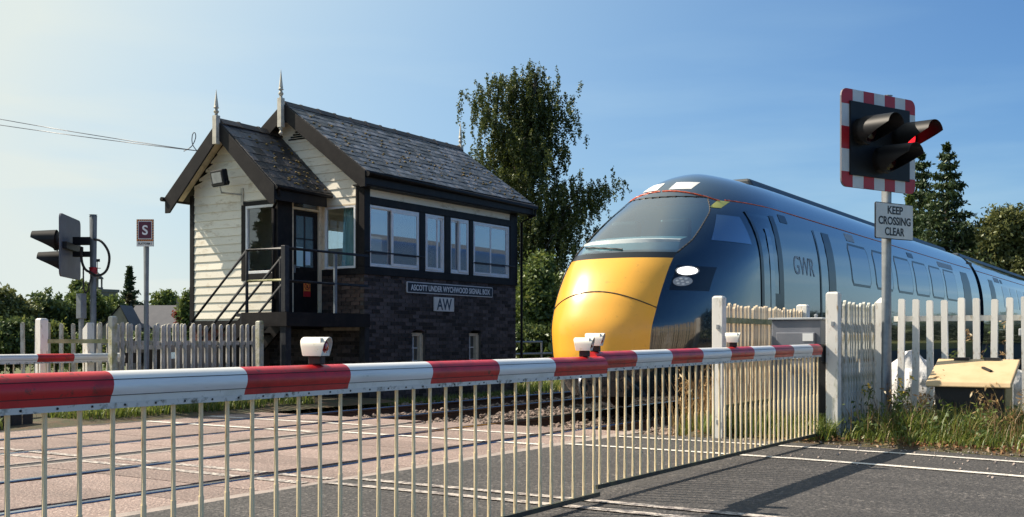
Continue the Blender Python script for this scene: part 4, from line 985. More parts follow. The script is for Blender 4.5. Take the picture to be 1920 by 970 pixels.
obj('cable', MB().tube(chaikin([gp(-6.47, 16.1) + (2.2,), gp(-6.47, 16.1) + (1.85,), gp(-6.42, 16.1) + (1.78,), gp(-6.36, 16.12) + (2.05,)]), .012, 6), M['rubber'], sg2, smooth=True)
obj('clamp', MB().lathe([(.066, 2.10), (.066, 2.20)], (fx, fy, 0), n=14), M['sig_red'], sg2, smooth=True)
jx, jy = gp(-6.52, 16.15)
obj('junction_box', MB().box(jx - .05, jx + .05, jy - .06, jy + .06, 1.42, 1.80).box(jx - .03, jx + .03, jy - .03, jy + .03, 1.1, 1.42), M['galv_dark'], sg2, bevel=.008)
# platform stop sign
sxy = gp(-5.28, 15.4); sp = thing('platform_sign', 'small maroon board with a white S on a slim grey post', 'sign', (sxy[0], sxy[1], 0))
obj('post', MB().tube([(sxy[0], sxy[1], -.1), (sxy[0], sxy[1], 2.5)], .04, 14), M['galv_dark'], sp, smooth=True)
tt = (SA*1 - 0, -CA, 0); nn = Vector((SA, -CA, 0))
f = frame((sxy[0], sxy[1], 2.64), nn) @ Matrix.Translation((0, 0, .05))
bk = obj('plate', MB().rbox(f @ Vector((0, 0, -.005)), (.245, .39, .01), f.to_3x3()), M['ink'], sp)
mb = MB()
for i in range(8):
    a = -.1225 + .245*i/8
    for yy in (.185, -.105): mb.add([f @ Vector(p) for p in ((a, yy - .012, .002), (a + .016, yy - .012, .002), (a + .026, yy + .01, .002), (a + .01, yy + .01, .002))], [(0, 1, 2, 3)])
    b = -.11 + .29*i/8
    for xx in (-.113, .113): mb.add([f @ Vector(p) for p in ((xx - .01, b, .002), (xx + .01, b + .01, .002), (xx + .01, b + .028, .002), (xx - .01, b + .018, .002))], [(0, 1, 2, 3)])
obj('hazard_stripe', mb, M['orange'], sp)
obj('white_border', MB().rbox(f @ Vector((0, .04, .003)), (.205, .265, .004), f.to_3x3()), M['sig_white'], sp)
obj('face', MB().rbox(f @ Vector((0, .04, .005)), (.182, .24, .006), f.to_3x3()), M['maroon'], sp)
obj('lettering', text_mb('S', .19, f @ Matrix.Translation((.002, .04, .009)), .004, .001), M['label_white'], sp)
obj('lower_plate', MB().rbox(f @ Vector((0, -.158, .003)), (.24, .075, .004), f.to_3x3()), M['sign_face'], sp)
obj('lettering', text_mb('PLATFORM 1', .042, f @ Matrix.Translation((0, -.155, .0062)), .001, .001, .19), M['ink'], sp)

# ---------------------------------------------------------------- train
TY = 7.12
Zk = [.30, .55, .9, 1.2, 1.6, 2.0, 2.27, 2.6, 3.0, 3.3, 3.52, 3.70, 3.81, 3.885, 3.92]
HW = [1.12, 1.24, 1.31, 1.35, 1.36, 1.355, 1.345, 1.31, 1.22, 1.10, .96, .78, .58, .32, .03]
XN = [13.38, 13.16, 13.02, 13.02, 13.14, 13.38, 13.62, 14.06, 14.66, 15.18, 15.58, 15.98, 16.35, 16.75, 17.2]
YE = [.62, .70, .76, .79, .82, .83, .83, .90, .86, .70, .50, .40, .30, .16, .015]
hw_ = lambda z: float(np.interp(z, Zk, HW)); xn_ = lambda z: float(np.interp(z, Zk, XN)); ye_ = lambda z: min(float(np.interp(z, Zk, YE)), .98*hw_(z))
def smooth_interp(K, V, z):
    # monotone cubic through the keys
    K = np.array(K); V = np.array(V); i = int(np.clip(np.searchsorted(K, z) - 1, 0, len(K) - 2))
    dk = np.diff(K); s = np.diff(V)/dk; m = np.zeros(len(K)); m[0] = s[0]; m[-1] = s[-1]
    for k in range(1, len(K) - 1): m[k] = 0 if s[k - 1]*s[k] <= 0 else 2*s[k - 1]*s[k]/(s[k - 1] + s[k])
    h = dk[i]; t = (z - K[i])/h
    return float((2*t**3 - 3*t**2 + 1)*V[i] + (t**3 - 2*t**2 + t)*h*m[i] + (-2*t**3 + 3*t**2)*V[i + 1] + (t**3 - t**2)*h*m[i + 1])
hw_ = lambda z: smooth_interp(Zk, HW, z); xn_ = lambda z: smooth_interp(Zk, XN, z); ye_ = lambda z: min(smooth_interp(Zk, YE, z), .98*hw_(z))
LN = lambda z: 2.5 - .0*z
def nose(z, yo, off=0):
    """point on the nose at height z, offset yo from the centre line (negative = near side)"""
    h = hw_(z); s = min(1, abs(yo)/h)**1.25; th = math.asin(min(1, s)); x = xn_(z) + LN(z)*(1 - math.cos(th))
    return Vector((x - off, TY + yo*(1 + off*.3), z))
zr = list(np.concatenate([np.linspace(.30, .82, 7), np.linspace(.82, 2.27, 22)[1:], np.linspace(2.27, 2.36, 3)[1:], np.linspace(2.36, 3.32, 18)[1:], np.linspace(3.32, 3.92, 24)[1:]]))
NI, NO = 12, 22
def cols_at(z):
    h = hw_(z); e_ = ye_(z); out = []
    te = math.asin(min(1, (e_/h)**1.25))
    th = list(np.linspace(0, te, NI + 1)) + list(np.linspace(te, math.pi/2, NO + 1))[1:]
    for q in th:
        out.append((xn_(z) + LN(z)*(1 - math.cos(q)), h*math.sin(q)**.8))
    return out
rowsN = [cols_at(z) for z in zr]
XB = 36.2
nc = NI + NO + 1
def P(i, j):        # j from -(nc-1)..(nc-1)
    x, y = rowsN[i][abs(j)]; return (x, TY + (y if j > 0 else -y), zr[i])
tr = thing('train', 'leading coach of the dark green express train with its yellow nose', 'train', (24, TY, 0))
parts = {'body': MB(), 'yellow_panel': MB(), 'windscreen': MB(), 'mask': MB()}
idx = {k: {} for k in parts}
def vid(part, i, j):
    if j == 0: j = 0
    d = idx[part]
    if (i, j) not in d: d[(i, j)] = len(parts[part].v); parts[part].v.append(P(i, j))
    return d[(i, j)]
for i in range(len(zr) - 1):
    zm = (zr[i] + zr[i + 1])/2
    for j in range(-(nc - 1), nc - 1):
        ja = min(abs(j), abs(j + 1))
        if ja < NI and .82 < zm < 2.27: k = 'yellow_panel'
        elif ja < NI and 2.27 < zm < 2.36: k = 'mask'
        elif ja < NI and 2.36 < zm < 3.32: k = 'windscreen'
        else: k = 'body'
        mb = parts[k]; mb.f.append((vid(k, i, j), vid(k, i, j + 1), vid(k, i + 1, j + 1), vid(k, i + 1, j))); mb.m.append(0)
# parallel body behind the nose
rows = []
for i, z in enumerate(zr):
    xs_, ys_ = rowsN[i][-1]
    for sgn in (-1, 1):
        pass
bd = parts['body']
for sgn in (-1, 1):
    P0 = [[(rowsN[i][-1][0], TY + sgn*rowsN[i][-1][1], z), (XB, TY + sgn*rowsN[i][-1][1], z)] for i, z in enumerate(zr)]
    bd.grid(P0)
bd.add([(XB, TY + s*hw_(z), z) for s in (-1,) for z in zr] + [(XB, TY + hw_(z), z) for z in reversed(zr)], [tuple(range(2*len(zr)))])
ob = obj('body', bd, M['train'], tr, smooth=True)
obj('nose_panel', parts['yellow_panel'], M['train_yellow'], tr, smooth=True)
obj('windscreen', parts['windscreen'], M['windscreen'], tr, smooth=True)
obj('windscreen_surround', parts['mask'], M['train_door'], tr, smooth=True)
dm = MB(); dm.grid([[(lambda p: (p.x + dx, p.y, z))(nose(2.38, y, -.10)) for y in np.linspace(-.82, .82, 15)] for dx, z in ((.02, 2.40), (.10, 2.56), (.35, 2.62), (.75, 2.58), (.8, 2.3))])
ci = obj('cab_desk', dm, M['desk'], tr, smooth=True)
for yy in (-.42, .42): obj('seat_back', MB().box(14.95, 15.12, TY + yy - .24, TY + yy + .24, 2.3, 2.95), M['train_door'], tr, bevel=.05)
obj('cab_bulkhead', B(16.1, 16.15, TY - .8, TY + .8, 2.0, 3.3), M['cab_lining'], tr)
def curve_on(pts, off=.004): return [nose(z, y, off) for y, z in pts]
zs_ = np.linspace(2.36, 3.32, 24)
obj('windscreen_seal', MB().tube([nose(z, -ye_(z), .004) for z in zs_] + [nose(3.32, y, .004) for y in np.linspace(-ye_(3.32), ye_(3.32), 12)[1:-1]] + [nose(z, ye_(z), .004) for z in reversed(zs_)], .012, 6), M['rubber'], tr, smooth=True)
obj('coupler_hatch_line', MB().tube(curve_on([(y, 1.78 - .22*(abs(y)/.8)**2) for y in np.linspace(-.82, .82, 25)]), .008, 6), M['rubber'], tr)
obj('wiper', MB().tube(curve_on([(y, 2.42 + .10*y) for y in np.linspace(-.15, .6, 8)], .02), .012, 6), M['rubber'], tr)
def patch(name, y0, y1, z0, z1, m, off=.006, ny=8, nz=5, par=None, fy=None):
    mb = MB(); mb.grid([[nose(z0 + (z1 - z0)*i/nz, (y0 + (y1 - y0)*j/ny), off) for j in range(ny + 1)] for i in range(nz + 1)])
    return obj(name, mb, M[m], par or tr, smooth=True)
for s in (-1, 1):
    hl = patch('headlight', s*.90, s*1.20, 1.80, 2.16, 'train_door', .004)
    obj('bezel', MB().tube([nose(2.085 + .068*math.sin(q), s*1.0 + .093*math.cos(q), .012) for q in np.linspace(0, 2*math.pi, 25)], .008, 5), M['galv'], hl)
    def disc(nm, yc, zc, ry, rz_, m, off):
        c_ = nose(zc, yc, off); ring = [nose(zc + rz_*math.sin(q), yc + ry*math.cos(q), off) for q in np.linspace(0, 2*math.pi, 25)[:-1]]
        mb = MB(); mb.add([c_] + ring, [(0, i + 1, (i + 1) % 24 + 1) for i in range(24)]); return obj(nm, mb, M[m], hl, smooth=True)
    disc('lamp', s*1.0, 2.085, .085, .06, 'train_lamp', .012); disc('lamp_cluster', s*.99, 1.93, .08, .07, 'train_silver', .010)
    for q in range(7): disc('lamp_lens', s*(.99 + (.045*math.cos(q) if q else 0)), 1.93 + (.042*math.sin(q) if q else 0), .014, .013, 'train_white', .016)
    obj('brow_line', MB().tube(curve_on([(s*y, 3.44 - .16*(y/.8)**2) for y in np.linspace(.02, .82, 12)]), .014, 6), M['train_orange'], tr, smooth=True)
    patch('brow_cover', s*.80, s*.90, 3.14, 3.28, 'train_cover', .012)
    patch('marker_light', s*.10, s*.42, 3.47, 3.62, 'train_white', .01)
    if s > 0: continue
    # long pinstripe along the cantrail
    h = hw_(3.33)
    ps = [nose(3.30, s*y, .004) for y in np.linspace(.85, hw_(3.30)*.999, 10)]
    ps += [(x, TY + s*(hw_(3.30) + .002), 3.30) for x in (18, 24, XB - .2)]
    obj('pinstripe', MB().tube(ps, .010, 6), M['train_orange'], tr, smooth=True)
def side_panel(par, x0, x1, z0, z1, m, name, off=.006, s=-1, r=.08, n=8, slope0=0):
    """a panel lying on the coach side, following its curve"""
    mb = MB(); rows_ = []
    for i in range(n + 1):
        z = z0 + (z1 - z0)*i/n
        dx = 0
        e_ = min(z - z0, z1 - z)
        if e_ < r: dx = r - math.sqrt(max(0, r*r - (r - e_)**2))
        y = TY + s*(hw_(z) + off)
        rows_.append([(x0 + dx + slope0*(z - z0), y, z), (x1 - dx, y, z)])
    mb.grid(rows_)
    # rim back to the side so it has thickness
    for k in (0, 1):
        mb.grid([[tuple(q[k]) for q in rows_], [(q[k][0], q[k][1] - s*off*1.5, q[k][2]) for q in rows_]])
    return obj(name, mb, M[m], par, smooth=True)
def nose_panel(name, x0f, x1f, z0, z1, m, off=.006):
    mb = MB(); rows_ = []
    for i in range(7):
        z = z0 + (z1 - z0)*i/6; rw = []
        for j in range(9):
            x = x0f(z) + (x1f(z) - x0f(z))*j/8
            c = 1 - (x - xn_(z))/LN(z); th = math.acos(max(0, min(1, c))); y = hw_(z)*math.sin(th)**.8
            rw.append((x, TY - y - off, z))
        rows_.append(rw)
    mb.grid(rows_); return obj(name, mb, M[m], tr, smooth=True)
nose_panel('cab_window', lambda z: 14.85 + 1.2*max(0, z - 2.55), lambda z: 15.95, 2.58, 3.02, 'cab_glass')
cd = nose_panel('cab_door', lambda z: 16.25, lambda z: 17.15, 1.15, 3.12, 'train')
def seam(par, x, z0, z1, w=.05, m='train_door', nm='door_seal'):
    def yy(z):
        c = 1 - (x - xn_(z))/LN(z); th = math.acos(max(0, min(1, c))); return TY - hw_(z)*math.sin(th)**.8 - .012
    mb = MB(); mb.grid([[(x - w/2, yy(z), z), (x + w/2, yy(z), z)] for z in np.linspace(z0, z1, 12)]); return obj(nm, mb, M[m], par)
for xx, w in ((16.25, .12), (17.15, .22)): seam(tr, xx, 1.15, 3.15, w)
seam(tr, 16.72, 1.4, 2.9, .2, 'train_glass', 'door_window')
seam(tr, 16.95, 1.48, 1.85, .26, 'train_door', 'door_step_panel'); seam(tr, 17.06, 1.16, 1.36, .26, 'train_cover', 'door_sill_plate')
def coach_side(par, items):
    for kind, x0, x1, z0, z1, m in items: side_panel(par, x0, x1, z0, z1, m, kind, r=.08 if kind != 'door' else .04)
coach_side(tr, [('door', 19.35, 20.25, 1.12, 3.1, 'train')])
obj('door_seal', MB().grid([[(19.35 - .03, TY - hw_(z) - .013, z), (19.35 + .03, TY - hw_(z) - .013, z)] for z in np.linspace(1.12, 3.1, 12)]), M['train_door'], tr)
obj('door_seal', MB().grid([[(20.05 - .2, TY - hw_(z) - .013, z), (20.05 + .25, TY - hw_(z) - .013, z)] for z in np.linspace(1.12, 3.1, 12)]), M['train_door'], tr)
wins = [(21.5, 22.9), (23.4, 24.85), (25.35, 26.85), (27.25, 28.75), (29.15, 30.6), (31.0, 32.5)]
for a, c in wins:
    sw_ = side_panel(tr, a - .05, c + .05, 2.17, 3.03, 'train_door', 'window', off=.004, r=.12); side_panel(tr, a, c, 2.22, 2.98, 'train_glass', 'pane', off=.008)
side_panel(tr, 33.6, 34.8, 1.12, 3.1, 'train_door', 'door'); side_panel(tr, 17.55, 17.95, 3.08, 3.22, 'train_door', 'display', r=.02); side_panel(tr, 27.0, 27.6, 3.1, 3.22, 'train_door', 'display', r=.02)
side_panel(tr, 21.6, 22.2, 3.08, 3.24, 'train_silver', 'vent', r=.02)
side_panel(tr, 30.6, 32.6, 3.08, 3.22, 'train_silver', 'coach_label', r=.02)
fr_ = frame((18.42, TY - hw_(2.38) - .003, 2.38), (1, 0, 0), (0, (hw_(2.2) - hw_(2.56))/.36, 1))
obj('lettering', text_mb('GWR', .46, fr_, .0, .001, 1.15), M['train_silver'], tr)
obj('roof_pod', MB().prism([(TY - .55, 3.70), (TY - .42, 3.97), (TY + .42, 3.97), (TY + .55, 3.70)], 0, 18.2, 35.5), M['train_roof'], tr, bevel=.05)
obj('underframe', MB().box(14.2, XB - .3, TY - 1.12, TY + 1.12, .32, 1.0).box(18.5, 33, TY - 1.3, TY + 1.3, .35, 1.05), M['under'], tr)
def bogie(par, x):
    bg_ = obj('bogie', MB().box(x - 1.7, x + 1.7, TY - 1.05, TY - .9, .35, .75).box(x - 1.7, x + 1.7, TY + .9, TY + 1.05, .35, .75).box(x - .5, x + .5, TY - .9, TY + .9, .4, .8), M['under'], par)
    for dx in (-1.3, 1.3):
        for s in (-1, 1): obj('wheel', MB().tube([(x + dx, TY + s*.72, .46), (x + dx, TY + s*.85, .46)], .455, 24), M['rail_side'], bg_)
bogie(tr, 16.9); bogie(tr, 32.6)
# second coach
def coach(x0, x1, label, wins, doors):
    t = thing('train_coach', label, 'train', ((x0 + x1)/2, TY, 0))
    zz = np.linspace(.95, 3.92, 30)
    ring = [(TY - hw_(z), z) for z in zz] + [(TY + hw_(z), z) for z in reversed(zz)]
    mb = MB(); mb.grid([[(x, p, q) for p, q in ring] for x in (x0, x1)], 0, True)
    mb.add([(x0, p, q) for p, q in ring], [tuple(range(len(ring)))]); mb.add([(x1, p, q) for p, q in ring], [tuple(range(len(ring)))])
    obj('body', mb, M['train'], t, smooth=True)
    obj('gangway', MB().box(x0 - .62, x0 - .01, TY - 1.0, TY + 1.0, .9, 3.55), M['rubber'], t)
    for a, c in wins: side_panel(t, a, c, 2.22, 2.98, 'train_glass', 'window')
    for a, c in doors: side_panel(t, a, c, 1.12, 3.1, 'train_door', 'door')
    side_panel(t, x0 + 3.2, x0 + 4.3, 3.08, 3.24, 'train_silver', 'coach_label', r=.02); side_panel(t, x0 + 4.6, x0 + 5, 3.08, 3.22, 'train_door', 'display', r=.02)
    obj('roof_pod', MB().prism([(TY - .55, 3.70), (TY - .42, 3.97), (TY + .42, 3.97), (TY + .55, 3.70)], 0, x0 + 1, x1 - 1), M['train_roof'], t, bevel=.05)
    obj('pinstripe', MB().tube([(x0, TY - hw_(3.30) - .002, 3.30), (x1, TY - hw_(3.30) - .002, 3.30)], .010, 6), M['train_orange'], t)
    obj('underframe', MB().box(x0 + .3, x1 - .3, TY - 1.25, TY + 1.25, .35, 1.0), M['under'], t)
    for x in (x0 + 3.6, x1 - 3.6): bogie(t, x)
    return t
coach(36.85, 62.0, 'second coach of the train coupled behind the leading one at the right edge', [(41.3 + 1.85*i, 42.75 + 1.85*i) for i in range(9)], [(38.6, 39.6), (59.2, 60.2)])
coach(62.65, 88.0, 'third coach of the train farthest back behind the white palings', [(66.3 + 1.85*i, 67.75 + 1.85*i) for i in range(9)], [(64.4, 65.4)])

# ---------------------------------------------------------------- bin, sacks, railing, edging, wires
gb = thing('grit_bin', 'dark grit bin with a sloping tan lid standing in the grass by the palings', 'bin', (12.65, 2.1, 0))
zf, zk = .64, .86
obj('body', MB().prism([(12.42, .1), (12.95, .1), (12.95, zk - .02), (12.38, zf - .02)], 1, 1.74, 2.44), M['bin_body'], gb, bevel=.02)
obj('foot', MB().box(12.5, 12.9, 1.85, 2.33, -.1, .12), M['bin_body'], gb)
obj('end_panel', MB().prism([(12.45, .12), (12.93, .12), (12.93, zk - .05), (12.42, zf - .04)], 1, 1.728, 1.738), M['bin_side'], gb)
ld = obj('lid', MB().prism([(12.32, zf - .045), (12.34, zf + .01), (13.0, zk + .03), (13.0, zk - .03), (12.36, zf - .05)], 1, 1.66, 2.52), M['bin_lid'], gb, bevel=.012)
sl = (zk - zf + .02)/(.66)
for ya in (1.86, 2.18): obj('hinge', MB().box(12.94, 13.03, ya, ya + .16, zk - .02, zk + .045), M['bin_body'], ld)
obj('latch', MB().beam((12.62, 1.90, zf + .01 + sl*.28 + .012), (12.72, 2.0, zf + .01 + sl*.38 + .012), .035, .02), M['rubber'], ld)
def sack(c, s, seed, label):
    r_ = np.random.default_rng(seed); mb = MB(); P_ = []
    ph = r_.random(8)*6.28
    for i in range(23):
        v = i/22; rw = []
        for j in range(36):
            a = 2*math.pi*j/36; rr = math.sin(math.pi*min(1, .08 + .92*v))**.55*(1 + .16*math.sin(3*a + ph[0] + 3*v) + .10*math.sin(5*a + ph[1] - 4*v) + .06*math.sin(9*a + ph[2]))
            rw.append((c[0] + s[0]*rr*math.cos(a), c[1] + s[1]*rr*math.sin(a), c[2] + s[2]*(1 - (1 - v)**1.3) + .04*math.sin(2*a + ph[3])*v))
        P_.append(rw)
    from mathutils import noise
    P_ = [[(p[0] + .07*noise.noise(Vector(p)*7 + Vector((seed, 0, 0))), p[1] + .07*noise.noise(Vector(p)*7 + Vector((0, seed, 0))), p[2] + .09*noise.noise(Vector(p)*6 + Vector((0, 0, seed)))) for p in rw] for rw in P_]
    mb.grid(P_, 0, True); mb.f.append(tuple(22*36 + j for j in range(36))); mb.m.append(0)
    obj('rubble_sack', mb, M['sack'], label=label, cat='sack', smooth=True, at=c)
sack((13.95, 3.0, -.1), (.28, .27, .98), 3, 'tall crumpled white sack just right of the signal pole behind the palings')
sack((13.95, 2.62, -.1), (.25, .22, .70), 4, 'lower crumpled white sack between the palings left of the bin')
sack((14.0, 2.05, -.1), (.30, .40, .92), 5, 'wide grey white sack rising above the back edge of the tan lid')
rl = thing('metal_railing', 'low grey tubular railing by the track just right of the signal box', 'railing', (22, 13.3, 0))
obj('top_rail', MB().tube([(20.8, 13.3, 1.04), (22.0, 13.3, 1.04)], .025, 8), M['galv'], rl); obj('mid_rail', MB().tube([(20.8, 13.3, .76), (25.5, 13.3, .76)], .025, 8), M['galv'], rl)
for xx in (20.8, 22.0, 23.6, 25.5): obj('post', MB().tube([(xx, 13.3, -.2), (xx, 13.3, 1.04 if xx < 23 else .76)], .025, 8), M['galv'], rl)
te = thing('timber_edging', 'low dark timber board edging along the far verge at the left', 'edging', (6, 12.6, 0))
bm2 = mesh_of(B(-.07, .07, -.02, .02, -.1, .26), M['timber'])
for i in range(34): piece('board', bm2, te, (3.2 + .148*i, 12.55, rnd.uniform(-.03, .02)), (0, rnd.uniform(-.02, .02), 0))
a_ = Vector((13.85, 15.95, 4.68))
for label, p1, sag in (('upper of the two thin wires running from the porch gable to the left edge', gp(-13.5, 24) + (6.55,), .12), ('lower of the two thin wires running from the porch gable to the left edge', gp(-13.5, 24) + (6.33,), .10)):
    p1 = Vector(p1); pts = []
    for i in range(25):
        t = i/24*1.6; p = a_.lerp(p1, t); p.z -= sag*4*max(0, t*(1.6 - t))/2.56; pts.append(p)
    obj('overhead_wire', MB().tube(pts, .008, 5), M['wire'], label=label, cat='wire', group=None, at=a_)
obj('wire_loop', MB().tube(chaikin([a_ + Vector((.0, .0, -.05)), a_ + Vector((-.1, .12, .1)), a_ + Vector((-.12, .1, .3)), a_ + Vector((-.12, .02, .36)), a_ + Vector((-.1, .0, .25)), a_ + Vector((-.1, .12, .08)), a_ + Vector((-.1, .35, .02))]), .009, 5), M['wire'], label='small loop of wire tied off at the porch gable', cat='wire', at=a_)

# ---------------------------------------------------------------- far buildings
def house():
    x, y = gp(-23.0, 70); h = thing('house', 'low stone house with a dark slate roof among the trees at the left', 'house', (x, y, 0))
    t = Vector((SA, -CA, 0)); n = Vector((CA, SA, 0)); up = Vector((0, 0, 1)); o = Vector((x, y, 0))
    q = lambda a, b, c: o + t*a + n*b + up*c
    w = MB()
    L0, L1, D = -1.6, 1.65, 2.2; ez, rz = 1.9, 3.3
    w.add([q(L0, -D, -.3), q(L1, -D, -.3), q(L1, D, -.3), q(L0, D, -.3), q(L0, -D, ez), q(L1, -D, ez), q(L1, D, ez), q(L0, D, ez), q(L0, 0, rz - .05), q(L1, 0, rz - .05)], [(0, 1, 5, 4), (1, 2, 6, 9, 5), (2, 3, 7, 6), (3, 0, 4, 8, 7)])
    obj('wall', w, M['house_stone'], h)
    r_ = MB()
    r_.add([q(L0 - .2, -D - .2, ez - .1), q(L1 + .2, -D - .2, ez - .1), q(L1 + .2, 0, rz), q(L0 - .1, 0, rz), q(L0 - .1, D + .2, ez - .1), q(L1 + .2, D + .2, ez - .1)], [(0, 1, 2, 3), (3, 2, 5, 4)])
    ro = obj('roof', r_, M['house_roof'], h); md = ro.modifiers.new('s', 'SOLIDIFY'); md.thickness = .12
    obj('chimney', MB().rbox(q(1.3, 0, rz + .05), (.5, .5, .8), Matrix((t, n, up)).transposed()), M['house_stone'], ro)
    for a in (-.8, .9): obj('window', MB().rbox(q(a, -D - .01, 1.0), (.8, .06, .8), Matrix((t, n, up)).transposed()), M['train_glass'], h)
house()
def house2():
    x, y = gp(-24.6, 66); h = thing('house', 'pale stone gable end beside the low slate roofed house', 'house', (x, y, 0))
    t = Vector((SA, -CA, 0)); n = Vector((CA, SA, 0)); up = Vector((0, 0, 1)); o = Vector((x, y, 0)); q = lambda a, b, c: o + t*a + n*b + up*c
    w = MB(); w.add([q(-1.1, 0, -.3), q(1.1, 0, -.3), q(1.1, 0, 1.6), q(.35, 0, 3.1), q(-1.1, 0, 1.4), q(-1.1, 2, -.3), q(1.1, 2, -.3), q(1.1, 2, 1.6), q(.35, 2, 3.1), q(-1.1, 2, 1.4)], [(0, 1, 2, 3, 4), (9, 8, 7, 6, 5), (0, 4, 9, 5), (1, 6, 7, 2), (4, 3, 8, 9), (3, 2, 7, 8)])
    obj('wall', w, M['house_stone'], h)
    obj('roof', MB().add([q(-1.25, -.1, 1.36), q(.35, -.1, 3.2), q(.35, 2.1, 3.2), q(-1.25, 2.1, 1.36), q(1.2, -.1, 1.62), q(1.2, 2.1, 1.62)], [(0, 1, 2, 3), (1, 4, 5, 2)]), M['house_roof'], h)
house2()
tx, ty = gp(-57.5, 150); tw = thing('church_tower', 'square stone church tower with a small cupola and weather vane above the trees', 'church tower', (tx, ty, 0))
obj('tower', MB().box(tx - 1.4, tx + 1.4, ty - 1.4, ty + 1.4, -1, 7.6).box(tx - 1.55, tx + 1.55, ty - 1.55, ty + 1.55, 7.6, 8.0), M['tower_stone'], tw)
cx, cy = gp(-58.3, 150)
cu = obj('cupola', MB().lathe([(.95, 9.5), (.8, 9.7), (.35, 10.2), (.05, 10.5)], (cx, cy, 0), n=8).tube([(cx, cy, 7.9), (cx, cy, 8.3)], .8, 8), M['tower_stone'], tw)
for q in range(6): obj('column', MB().tube([(cx + .65*math.cos(q*1.047), cy + .65*math.sin(q*1.047), 8.2), (cx + .65*math.cos(q*1.047), cy + .65*math.sin(q*1.047), 9.55)], .09, 6), M['tower_stone'], cu)
t_ = Vector((SA, -CA, 0)); o_ = Vector((cx, cy, 0))
obj('weather_vane', MB().tube([(cx, cy, 10.4), (cx, cy, 12.2)], .05, 6).tube([o_ + Vector((0, 0, 11.0)) - t_*.45, o_ + Vector((0, 0, 11.0)) + t_*.45], .05, 6).rbox(o_ + Vector((0, 0, 12.1)) + t_*.1, (.5, .05, .4), Matrix((t_, Vector((CA, SA, 0)), Vector((0, 0, 1)))).transposed()), M['black'], tw)

# ---------------------------------------------------------------- vegetation
def leaf_quads(C, size, droop=0.0, flat=0.0, asp=.6):
    """C (n,3) centres -> (n,4,3) leaf quads with random facing"""
    n = len(C); a = rng.normal(size=(n, 3)); a[:, 2] = a[:, 2]*(1 - flat) - droop; a /= np.linalg.norm(a, axis=1)[:, None]
    b = rng.normal(size=(n, 3)); b -= (b*a).sum(1)[:, None]*a; b /= np.linalg.norm(b, axis=1)[:, None]
    s = (size*(.6 + .8*rng.random(n)))[:, None]
    return np.stack([C - a*s*.1, C + a*s*.5 + b*s*asp*.5, C + a*s*1.05, C + a*s*.5 - b*s*asp*.5], 1)
def tree(name, label, base, lobes, nleaf, size, lm, bark, trunk=(.25, 3.0), clump=.35, droop=.25, group=None, per=26, cat='tree', branches=True):
    root = thing(name, label, cat, base, group); base = np.array(base)
    lob = np.array(lobes, dtype=float)                                # (cx, cy, cz, rx, ry, rz) relative to base
    vol = (lob[:, 3]*lob[:, 4]*lob[:, 5])**.8; pr = vol/vol.sum(); nc_ = max(8, nleaf//per)
    li = rng.choice(len(lob), nc_, p=pr); d = rng.normal(size=(nc_, 3)); d /= np.linalg.norm(d, axis=1)[:, None]
    rad = rng.random(nc_)**.38
    rad = np.where(rng.random(nc_) < .12, rad*1.12, rad)
    cc = lob[li, :3] + d*rad[:, None]*lob[li, 3:]
    cs = clump*(.55 + .9*rng.random(nc_))
    k = rng.choice(nc_, nleaf); off = rng.normal(size=(nleaf, 3))*.5; off[:, 2] *= .7
    C = base + cc[k] + off*cs[k][:, None]
    if droop: C[:, 2] -= droop*np.abs(rng.normal(size=nleaf))*cs[k]
    fast_mesh('crown', leaf_quads(C, size, droop), 4, lm, root, base)
    mb = MB(); top = lob[:, 2].max(); tb = Vector(base)
    h0 = trunk[1]; mx = lob[np.argmax(lob[:, 2])]
    mb.tube([tb + Vector((0, 0, -.2)), tb + Vector((mx[0]*.15, mx[1]*.15, h0*.5)), tb + Vector((mx[0]*.4, mx[1]*.4, h0)), tb + Vector((mx[0]*.8, mx[1]*.8, mx[2]*.8 + h0*.2)), tb + Vector((mx[0], mx[1], mx[2] + mx[5]*.5))], [trunk[0], trunk[0]*.8, trunk[0]*.65, trunk[0]*.35, .02], 9)
    if branches:
        for i in range(min(nc_, 60)):
            e_ = tb + Vector(cc[i]); sz = rnd.uniform(.35, .8)*min(h0, e_.z - tb.z if e_.z > tb.z + .5 else h0); s_ = tb + Vector((mx[0]*.2, mx[1]*.2, sz)); m_ = s_.lerp(e_, .5) + Vector((0, 0, .1*(e_ - s_).length))
            mb.tube([s_, m_, e_], [trunk[0]*.22, trunk[0]*.12, .008], 5, caps=False)
    obj('trunk', mb, bark, root, smooth=True)
    return root
def rot(l):   # lobes given as (right, ahead, up, r_right, r_ahead, r_up) in picture terms -> world
    out = []
    for a, b, c, ra, rb, rc in l:
        x, y = gp(a, b); out.append((x, y, c, (ra + rb)/2 if abs(ra - rb) < .3 else ra*.8 + rb*.2, ra*.9 + rb*.1, rc))
    return out
